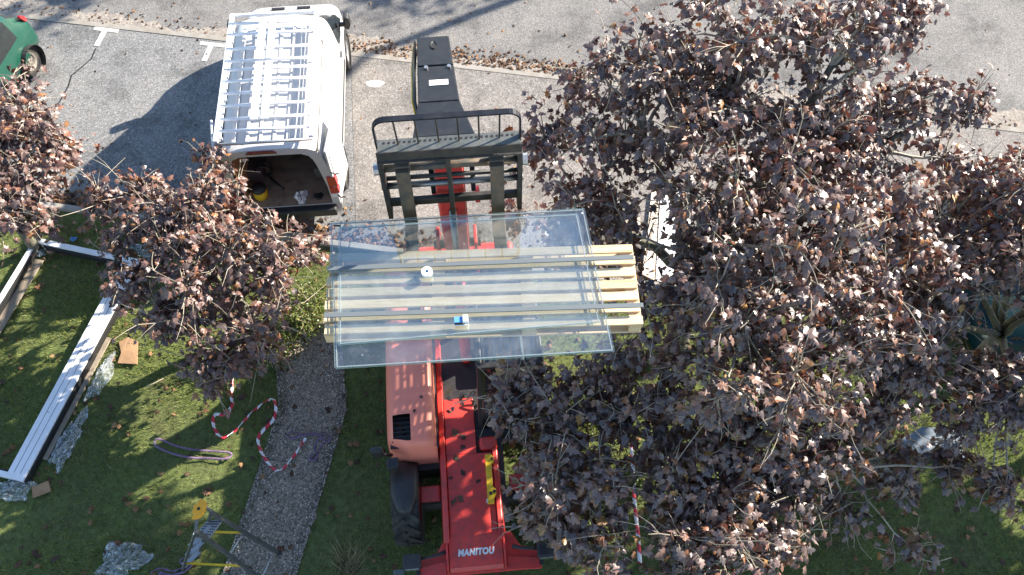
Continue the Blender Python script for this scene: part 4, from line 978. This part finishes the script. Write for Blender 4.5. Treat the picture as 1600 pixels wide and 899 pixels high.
def tree(name, label, base, fork_h, blobs, nterm, lpt, lsize, seed, mats, group, trunk_r=.11, limbs=7, nsingle=300, spread=.16, world_blobs=False, cat='tree', droop=.75, keep=None):
    r_ = np.random.default_rng(seed); base = np.asarray([base[0], base[1], 0.])
    bl = [(np.array(P(x, y, h)), r) for x, y, h, r in blobs] if not world_blobs else [(np.array([x, y, h]), r) for x, y, h, r in blobs]
    wts = np.array([r ** 2 for _, r in bl]); wts /= wts.sum(); T = []
    while len(T) < nterm:
        c_, rad = bl[r_.choice(len(bl), p=wts)]; d = r_.normal(0, 1, 3); d /= np.linalg.norm(d); q = c_ + d * rad * r_.random() ** .42 * np.array([1, 1, .8])
        if q[2] > .9 and (keep is None or keep(q)): T.append(q)
    T = np.array(T)
    root = empty(name, tuple(base)); tag(root, label, cat, group); B3 = base
    fork = np.array([base[0] * .8 + T[:, 0].mean() * .2, base[1] * .8 + T[:, 1].mean() * .2, fork_h])
    tp_ = bez(base - B3, fork - B3, 0, 6, r_, .05)
    MB().tube(tp_, np.linspace(trunk_r * 1.35, trunk_r, 6), 10).build('trunk', M['bark'], root, smooth=True)
    lab, cen_ = kmeans(T, limbs, r_); tw = MB()
    pos, dr = [], []
    for i in range(len(cen_)):
        S = T[lab == i]
        if not len(S): continue
        end = fork + (cen_[i] - fork) * .95; lp = bez(fork, end, .12, 8, r_, .10); lr = np.linspace(trunk_r * .62, trunk_r * .2, 8)
        MB().tube(lp - B3, lr, 8).build('branch', M['bark'], root, smooth=True)
        k2 = max(2, len(S) // 16); l2, c2_ = kmeans(S, k2, r_)
        for j in range(len(c2_)):
            S2 = S[l2 == j]
            if not len(S2): continue
            a = lp[np.argmin(((lp[3:] - c2_[j]) ** 2).sum(1)) + 2]; sp = bez(a, c2_[j], .05, 7, r_, .10)
            tw.tube(sp - B3, np.linspace(trunk_r * .2, trunk_r * .09, 7), 5)
            for q in S2:
                a2 = sp[np.argmin(((sp[2:] - q) ** 2).sum(1)) + 2]; tpth = bez(a2, q, .06, 5, r_, .10)
                tw.tube(tpth - B3, np.linspace(max(.008, trunk_r * .08), .0045, 5), 4, cap=False)
                n_ = max(1, r_.poisson(lpt)); tdir = tpth[-1] - tpth[-2]; tdir /= np.linalg.norm(tdir) + 1e-9
                for _ in range(n_):
                    t = 1 - r_.random() ** 1.5 * .75; b_ = tpth[0] + (tpth[-1] - tpth[0]) * t
                    od = r_.normal(0, 1, 3); od[2] = abs(od[2]) * .4; od = od / np.linalg.norm(od) + tdir * .5
                    pos.append(b_ + od * spread * (.35 + .65 * r_.random())); dr.append(od * .8 + np.array([0, -.12, -droop * (.5 + r_.random())]))
                for _ in range(2):                          # bare side shoots that feather the outline
                    if r_.random() < .55:
                        e_ = q + (tdir * .6 + r_.normal(0, .55, 3)) * r_.uniform(.12, .38); tw.tube(bez(tpth[-2], e_, .05, 4, r_, .12) - B3, [.0055, .005, .004, .0028], 4, cap=False)
                        if r_.random() < .6: pos.append(e_); dr.append(tdir + r_.normal(0, .5, 3) + np.array([0, 0, -droop]))
    tag(tw.build('twigs', M['twig'], root), kind='stuff')
    pos = np.array(pos); dr = np.array(dr); n_ = len(pos)
    if keep is not None:
        kk = np.array([keep(p_) for p_ in pos]); pos, dr = pos[kk], dr[kk]; n_ = len(pos)
    up = np.array([.34, .0, 1.]) + r_.normal(0, .40, (n_, 3)); rot = frames(dr, up, r_); size = lsize * (.42 + .85 * r_.random(n_) ** .9); var = r_.random(n_)
    # the leaves that show largest become parts of their own
    v_ = pos - np.array([0, 0, CAM_H]); dz = v_ @ _F; px = 800 + FPX * (v_ @ _R) / dz; py = 449.5 - FPX * (v_ @ _U) / dz
    single = []
    if nsingle:
        cell = {}
        for i in np.argsort(dz):
            if -10 < px[i] < 1610 and -10 < py[i] < 910: cell.setdefault((int(px[i] // 13), int(py[i] // 13)), i)
        cand = np.array(sorted(cell.values(), key=lambda i: -size[i] / dz[i])); single = cand[:nsingle]
    mask = np.ones(n_, bool); mask[list(single)] = False
    tag(leaf_mesh('crown', pos[mask] - B3, rot[mask], size[mask], var[mask], mats[0], root, PROTO, r_), kind='stuff')
    for i in single:
        o = bpy.data.objects.new('leaf', leaf_data(int(r_.integers(0, len(PROTO))), mats[1])); C.objects.link(o); o.parent = root
        m_ = Matrix([[*(rot[i][a] * size[i]), pos[i][a] - B3[a]] for a in range(3)] + [[0, 0, 0, 1]]); o.matrix_local = m_
    return root
def proj(q):
    v_ = np.asarray(q) - np.array([0, 0, CAM_H]); d = v_ @ _F; return 800 + FPX * (v_ @ _R) / d, 449.5 - FPX * (v_ @ _U) / d
def clear_of_machine(q):           # branches stop short of the boom lane over the machine
    x, y = proj(q)
    if 692 < x < 742 and 605 < y < 648: return True
    if 978 < x < 1010 and 735 < y < 888: return _kr.random() < .12
    return not ((y > 560 and x < 770 + .16 * max(0, y - 660)) or (y > 838 and x < 862))
_kr = random.Random(5)
def clear_of_shrub(q):
    x, y = proj(q)
    if x > 448 and y > 415: return _kr.random() < .22
    if y > 250 and y < 345 and x > 398 + .9 * max(0, y - 300): return False
    return True
def clear_of_car(q):
    x, y = proj(q)
    if x > 1505 and 445 < y < 548: return _kr.random() < .18
    return True
def show_boards(q):
    x, y = proj(q)
    if 996 < x < 1056 and 300 < y < 442: return _kr.random() < .55
    return True
purple, redd = (M['leaf'], M['leaf1']), (M['leafr'], M['leafr1'])
GT = 'purple maples on the lawn'
tree('maple_tree', 'large purple maple right of the raised pallet, its crown reaching the road', (2.75, 6.2), 2.6,
     [(1180, 300, 5, 1.45), (940, 260, 4.5, .95), (880, 170, 4.3, .5), (1000, 120, 5, .95), (1150, 90, 5.5, 1.1), (1330, 70, 5.8, .8), (1420, 20, 5.8, .45), (1290, 330, 4.5, 1.1), (1440, 150, 5.2, .45), (1545, 165, 5.2, .32),
      (1060, 450, 4.2, .95), (1180, 520, 4.5, 1.25), (1350, 480, 4.3, .9), (930, 350, 4, .7), (1270, 590, 4, .75), (840, 230, 4.2, .35), (885, 372, 2.6, .55), (800, 330, 2.2, .3), (1390, 300, 4.6, .6), (1440, 400, 4.2, .7), (1480, 250, 4.4, .35), (1360, 180, 5.0, .55), (1285, 190, 5.2, .6)], 1320, 11.5, .098, 31, purple, GT, .15, 10, keep=show_boards)
tree('maple_tree', 'shaded purple maple hanging over the red machine at the lower right', (2.0, 4.15), 1.8,
     [(850, 650, 3, .6), (920, 640, 3, .65), (1000, 600, 3.3, .7), (880, 780, 3, .7), (980, 800, 2.8, .85), (1100, 700, 3, .85), (1130, 820, 2.8, .65), (785, 625, 2.6, .25), (825, 830, 2.6, .3), (1200, 640, 3.4, .7), (1090, 880, 2.5, .6), (720, 625, 2.3, .12), (1200, 770, 2.6, .55), (1280, 690, 2.9, .6), (1370, 640, 3, .5), (1210, 870, 2.3, .4), (805, 640, 2.9, .38), (815, 592, 3, .33), (1310, 790, 1.9, .45), (1400, 730, 2.1, .45), (1500, 715, 2.2, .4), (1420, 850, 1.5, .3)], 820, 10, .108, 32, purple, GT, .09, 7, keep=clear_of_machine)
tree('maple_tree', 'purple maple with orange tinged leaves over the teal car at the right edge', (7.3, 5.6), 2.0,
     [(1560, 330, 4, .85), (1530, 290, 3.6, .5), (1500, 430, 3.6, .8), (1600, 430, 4, .8), (1440, 500, 3.4, .6), (1590, 250, 4, .3), (1400, 560, 3.3, .7), (1500, 620, 3, .6), (1680, 400, 4.3, 1.2), (1620, 560, 3.4, .7), (1570, 770, 2.6, .3), (1480, 350, 3.5, .5), (1560, 640, 2.9, .55)], 640, 10, .096, 33, purple, GT, .09, 7, keep=clear_of_car)
tree('maple_tree', 'reddish brown maple in front of the open van, left of the pallet', (-4.35, 6.6), 1.1,
     [(320, 330, 2.3, .74), (250, 350, 2.2, .66), (400, 390, 2.4, .74), (300, 450, 2.2, .9), (440, 450, 2.2, .6), (220, 290, 2.2, .40), (335, 250, 2.2, .30), (475, 390, 2.1, .38), (255, 500, 1.8, .5), (380, 520, 1.8, .8), (185, 380, 2., .37), (320, 580, 1.4, .4), (150, 330, 2.1, .3), (190, 440, 1.9, .35), (160, 290, 2.2, .2)], 600, 8, .10, 34, redd, GT, .08, 9, keep=clear_of_shrub)
tree('maple_tree', 'reddish brown maple at the left edge in front of the green car', (-8.6, 8.3), 1.1,
     [(30, 190, 2.7, .66), (60, 260, 2.3, .6), (20, 320, 2.3, .62), (95, 230, 2.3, .32), (30, 115, 2.8, .25), (60, 355, 1.8, .26), (-60, 250, 2.3, .9), (-80, 350, 2.3, .8)], 350, 9.5, .11, 35, redd, GT, .08, 6)
# beyond the frame: maples added to shade the lawn; street trees shading the road
tree('maple_tree', 'unseen purple maple added beyond the right edge to shade the lawn', (11.6, 6.4), 2.2, [(11.6, 6.4, 4.8, 2.2), (12.4, 4.8, 4, 1.8), (10.6, 5.2, 3.2, 1.2), (10.2, 4.3, 2.6, 1.0)], 620, 15, .19, 36, purple, GT, .13, 6, 0, .25, True)
tree('maple_tree', 'second unseen purple maple added beyond the right edge to block the sun', (11.0, 3.4), 1.8, [(11.0, 3.4, 4.0, 1.9), (12.5, 2.5, 4, 1.8), (13.5, 5.0, 5, 2.0)], 520, 14, .18, 39, purple, GT, .13, 7, 0, .25, True)
sl_ = empty('street_lamp', (10.3, 20.5, 0)); tag(sl_, 'tall lamp post across the road beyond the top right of the picture', 'street lamp')
MB().tube([(0, 0, 0), (0, 0, 4), (0, 0, 8)], [.16, .13, .10], 12).build('post', M['alu'], sl_, smooth=True)
MB().bar((0, 0, 7.95), (-.2, -.6, 8.15), .18, .09).build('lamp_head', M['alu'], sl_, bev=.02)
tree('street_tree', 'sparse street tree across the road beyond the top right of the picture', (8.2, 21.2), 2.6, [(8.2, 21.2, 6, 1.5), (7.2, 20.4, 5, 1.0), (9.2, 21.6, 6.5, 1.2)], 110, 6, .14, 37, purple, None, .14, 6, 0, .25, True)
tree('street_tree', 'sparse street tree across the road beyond the top of the picture', (-1.0, 21.0), 2.6, [(-1, 21, 5.5, 1.5), (0, 20.4, 6, 1.0)], 110, 6, .14, 38, purple, None, .13, 6, 0, .25, True)

# ------------------------------------------------------------------ shrubs
def shrub(label, px, h, rad, n, seed, name='green_shrub', m='shrubleaf', ls=.05):
    r_ = np.random.default_rng(seed); b = P(*px, 0); root = empty(name, b); tag(root, label, 'shrub', 'green shrubs under the maples')
    mb = MB(); pos, dr = [], []
    for k in range(max(8, n // 40)):
        d = r_.normal(0, 1, 3); d[2] = abs(d[2]) * .8 + .3; d /= np.linalg.norm(d); e = d * rad * (.6 + .4 * r_.random()) * np.array([1, 1, h / rad]); pt = bez((r_.normal(0, .05), r_.normal(0, .05), 0), e, .1, 5, r_, .12)
        mb.tube(pt, np.linspace(.012, .004, 5), 4, cap=False)
        for _ in range(40):
            t = r_.random() ** .6; q = pt[min(int(t * 4), 3)] * (1 - (t * 4) % 1) + pt[min(int(t * 4) + 1, 4)] * ((t * 4) % 1); pos.append(q + r_.normal(0, rad * .13, 3)); dr.append(r_.normal(0, 1, 3) + d)
    tag(mb.build('stems', M['twig'], root), kind='stuff')
    pos = np.array(pos); pos[:, 2] = np.abs(pos[:, 2]) + .02; dr = np.array(dr); up = np.array([0, 0, 1.]) + r_.normal(0, .5, (len(pos), 3))
    tag(leaf_mesh('foliage', pos, frames(dr, up, r_), ls * (.6 + .8 * r_.random(len(pos))), r_.random(len(pos)), M[m], root, [SMALL], r_), kind='stuff')
shrub('yellow green shrub between the reddish maple and the pallet', (485, 505), 1.25, .5, 3600, 41)
shrub('low green shrub under the near side of the reddish maple', (440, 545), .6, .5, 1800, 42)
shrub('low green shrub behind the barrier tape under the reddish maple', (350, 560), .5, .45, 1200, 43)
shrub('yellow green shrub beside the machine cab under the shaded maple', (895, 650), .9, .45, 2000, 44)
shrub('yellow green shrub right of the cab, farther from the machine', (960, 625), .8, .45, 1600, 45)
shrub('small green shrub by the front wheel of the machine', (915, 740), .6, .4, 1400, 46)
shrub('green shrub next to the hanging tape strip', (1010, 740), .7, .45, 1400, 47)

# ------------------------------------------------------------------ ground cover
GA = np.random.default_rng(50)
def inside_path(x, y):
    t = (6.9 - y) / (6.9 - 1.6); return 0
pathL = np.array([[p_.x, p_.y] for p_ in pr]); pathR = np.array([[p_.x, p_.y] for p_ in pl])
def on_path(x, y):
    xl = np.interp(y, pathL[::-1, 1], pathL[::-1, 0]); xr = np.interp(y, pathR[::-1, 1], pathR[::-1, 0]); return (x > xl + .02 + .10 * np.sin(y * 5) ** 2 + .1 * GA.random(len(x))) & (x < xr - .02 - .10 * np.sin(y * 4 + 1) ** 2 - .1 * GA.random(len(x))) & (y < pathL[:, 1].max())
def lawn_pts(n, s0=-4, s1=20, t0=-8, t1=-.16):
    s = GA.uniform(s0, s1, n); t = GA.uniform(t0, t1, n); x = K0.x + e1.x * s + n1.x * t; y = K0.y + e1.y * s + n1.y * t; return x, y
x, y = lawn_pts(250000, -3, 19.5); dens = .5 + .5 * np.sin(x * 1.3 + 1.7 * np.sin(y * 1.1)) * np.sin(y * 1.6 + np.sin(x * .9)); k = (~on_path(x, y)) & (GA.random(len(x)) < .35 + .65 * dens); x, y, dens = x[k], y[k], dens[k]; n = len(x)
h = GA.uniform(.035, .085, n) * (.7 + .5 * dens); a = GA.uniform(0, 6.283, n); wd = GA.uniform(.004, .008, n); ln_ = GA.normal(0, .035, (n, 2)); z = .02 * np.sin(x * 1.7 + y) * np.sin(y * 2.1) - .004
vv = np.stack([np.stack([x - wd * np.cos(a), y - wd * np.sin(a), z], 1), np.stack([x + wd * np.cos(a), y + wd * np.sin(a), z], 1), np.stack([x + ln_[:, 0], y + ln_[:, 1], z + h], 1)], 1).reshape(-1, 3)
tag(npmesh('grass', vv, np.arange(len(vv)), 3, M['grass'], None, np.repeat(np.clip(GA.random(n) * .8 + .2 * dens, 0, 1), 3)), 'short green lawn grass around the machine', 'grass', kind='stuff')
# dry tufts near the bottom edge
b = P(545, 885, .0); n = 260; r0 = GA.normal(0, .10, (n, 2)); d = GA.normal(0, .22, (n, 2)); hh = GA.uniform(.12, .4, n); wd = .006
vv = np.stack([np.c_[b.x + r0[:, 0] - wd, b.y + r0[:, 1], np.zeros(n)], np.c_[b.x + r0[:, 0] + wd, b.y + r0[:, 1], np.zeros(n)], np.c_[b.x + r0[:, 0] + d[:, 0], b.y + r0[:, 1] + d[:, 1], hh]], 1).reshape(-1, 3)
tag(npmesh('dry_grass_tuft', vv, np.arange(len(vv)), 3, M['drygrass'], None, np.repeat(GA.random(n), 3)), 'dry straw coloured grass tuft between path and machine at the bottom', 'grass', kind='stuff')
# pebbles of the path
n = 15000; y = GA.uniform(1.7, 6.9, n); xl = np.interp(y, pathL[::-1, 1], pathL[::-1, 0]); xr = np.interp(y, pathR[::-1, 1], pathR[::-1, 0]); x = xl + (xr - xl) * (.5 + .5 * np.sin(GA.uniform(-1.5, 1.5, n)) * 1.03)
OC = np.array([(1, 0, 0), (0, 1, 0), (-1, 0, 0), (0, -1, 0), (0, 0, .7), (0, 0, -.6)]); OF = np.array([(0, 1, 4), (1, 2, 4), (2, 3, 4), (3, 0, 4), (1, 0, 5), (2, 1, 5), (3, 2, 5), (0, 3, 5)])
sz = GA.uniform(.007, .019, n); a = GA.uniform(0, 6.28, n); asp = GA.uniform(.6, 1, n)
vx = OC[None, :, 0] * np.cos(a)[:, None] - OC[None, :, 1] * asp[:, None] * np.sin(a)[:, None]; vy = OC[None, :, 0] * np.sin(a)[:, None] + OC[None, :, 1] * asp[:, None] * np.cos(a)[:, None]
vv = np.stack([x[:, None] + vx * sz[:, None], y[:, None] + vy * sz[:, None], .036 + OC[None, :, 2] * sz[:, None]], 2).reshape(-1, 3)
tag(npmesh('path_pebbles', vv, (OF[None] + (np.arange(n) * 6)[:, None, None]).ravel(), 3, M['pebble'], None, np.repeat(GA.random(n) ** 1.5, 6), True), 'loose pale pebbles covering the gravel path', 'gravel', kind='stuff')
# fallen leaves: lawn, kerb gutter, dirt verge, asphalt
def scatter(name, label, x, y, z, sz, m='fallen'):
    n = len(x); d = GA.normal(0, 1, (n, 3)); d[:, 2] *= .25; up = np.array([0, 0, 1.]) + GA.normal(0, .3, (n, 3))
    return tag(leaf_mesh(name, np.c_[x, y, z], frames(d, up, GA), sz, GA.random(n), M[m], None, PROTO, GA), label, 'leaves', kind='stuff')
x, y = lawn_pts(1500, -3, 19); scatter('fallen_leaves', 'brown fallen leaves scattered over the lawn', x, y, np.full(len(x), .06), GA.uniform(.05, .11, len(x)))
s = GA.uniform(-3, 18, 3600); t = np.abs(GA.normal(0, .2, 3600)) + .02; scatter('fallen_leaves', 'dark fallen leaves gathered in the gutter along the lawn kerb', K0.x + e1.x * s + n1.x * t, K0.y + e1.y * s + n1.y * t, .015 + GA.random(3600) * .03, GA.uniform(.04, .09, 3600))
s = GA.uniform(-6, 18, 1000); s = np.where(GA.random(1000) < .6, 3.2 + GA.normal(0, .4, 1000) + GA.integers(0, 4, 1000) * 1.3, s); t = np.abs(GA.normal(.18, .15, 1000)) + .1; scatter('fallen_leaves', 'reddish fallen leaves along the dirt verge of the road', L0.x + e1.x * s + n1.x * t, L0.y + e1.y * s + n1.y * t, np.full(1000, .02), GA.uniform(.035, .075, 1000))
s = GA.uniform(-6, 18, 420); t = GA.uniform(.2, 8, 420); scatter('fallen_leaves', 'single dark leaves strewn over the asphalt', K0.x + e1.x * s + n1.x * t, K0.y + e1.y * s + n1.y * t, np.full(420, .016), GA.uniform(.03, .07, 420))
# leaves lying on the machine
for (px, py, h_) in ((675, 668, 1.0), (713, 680, 1.0), (727, 684, 1.0), (720, 698, 1.0), (716, 716, 1.0), (706, 747, 1.0), (724, 742, 1.0), (744, 752, 1.0), (717, 780, 1.0), (710, 786, 1.0), (660, 620, 1.51), (648, 640, 1.51), (700, 640, 1.0), (627, 664, 1.32), (640, 690, 1.32), (632, 676, 1.32)):
    p_ = P(px, py, h_ + .02); o = bpy.data.objects.new('fallen_leaf', leaf_data(random.randrange(4), M['fallen1'])); C.objects.link(o); o.location = p_; s_ = random.uniform(.07, .13) if h_ < 1.4 else .05
    o.scale = (s_, s_, s_); o.rotation_euler = (random.uniform(-.2, .2), random.uniform(-.2, .2), random.uniform(0, 6.28)); tag(o, 'dark maple leaf lying on the red centre deck of the machine' if h_ == 1.0 else 'small dry leaf lying on the salmon red hood of the machine' if h_ > 1.4 else 'maple leaf lying in the square opening of the salmon red hood', 'leaf', 'leaves lying on the machine')
# bare fallen twigs on the shaded lawn
for lb, px in (('bare twig on the shaded grass at the bottom right', [(1365, 855), (1400, 865), (1430, 872), (1460, 880), (1485, 872)]), ('pale twig lying on grass at the right, near the bottom', [(1550, 800), (1565, 796), (1580, 790)]), ('bare twig on grass right of the white sill', [(228, 606), (240, 600), (256, 592)])):
    tag(MB().tube([P(x, y, .07) + V(0, 0, random.uniform(0, .04)) for x, y in px], .007, 6).build('fallen_twig', M['twig'], smooth=True), lb, 'twig', 'bare twigs on the lawn')
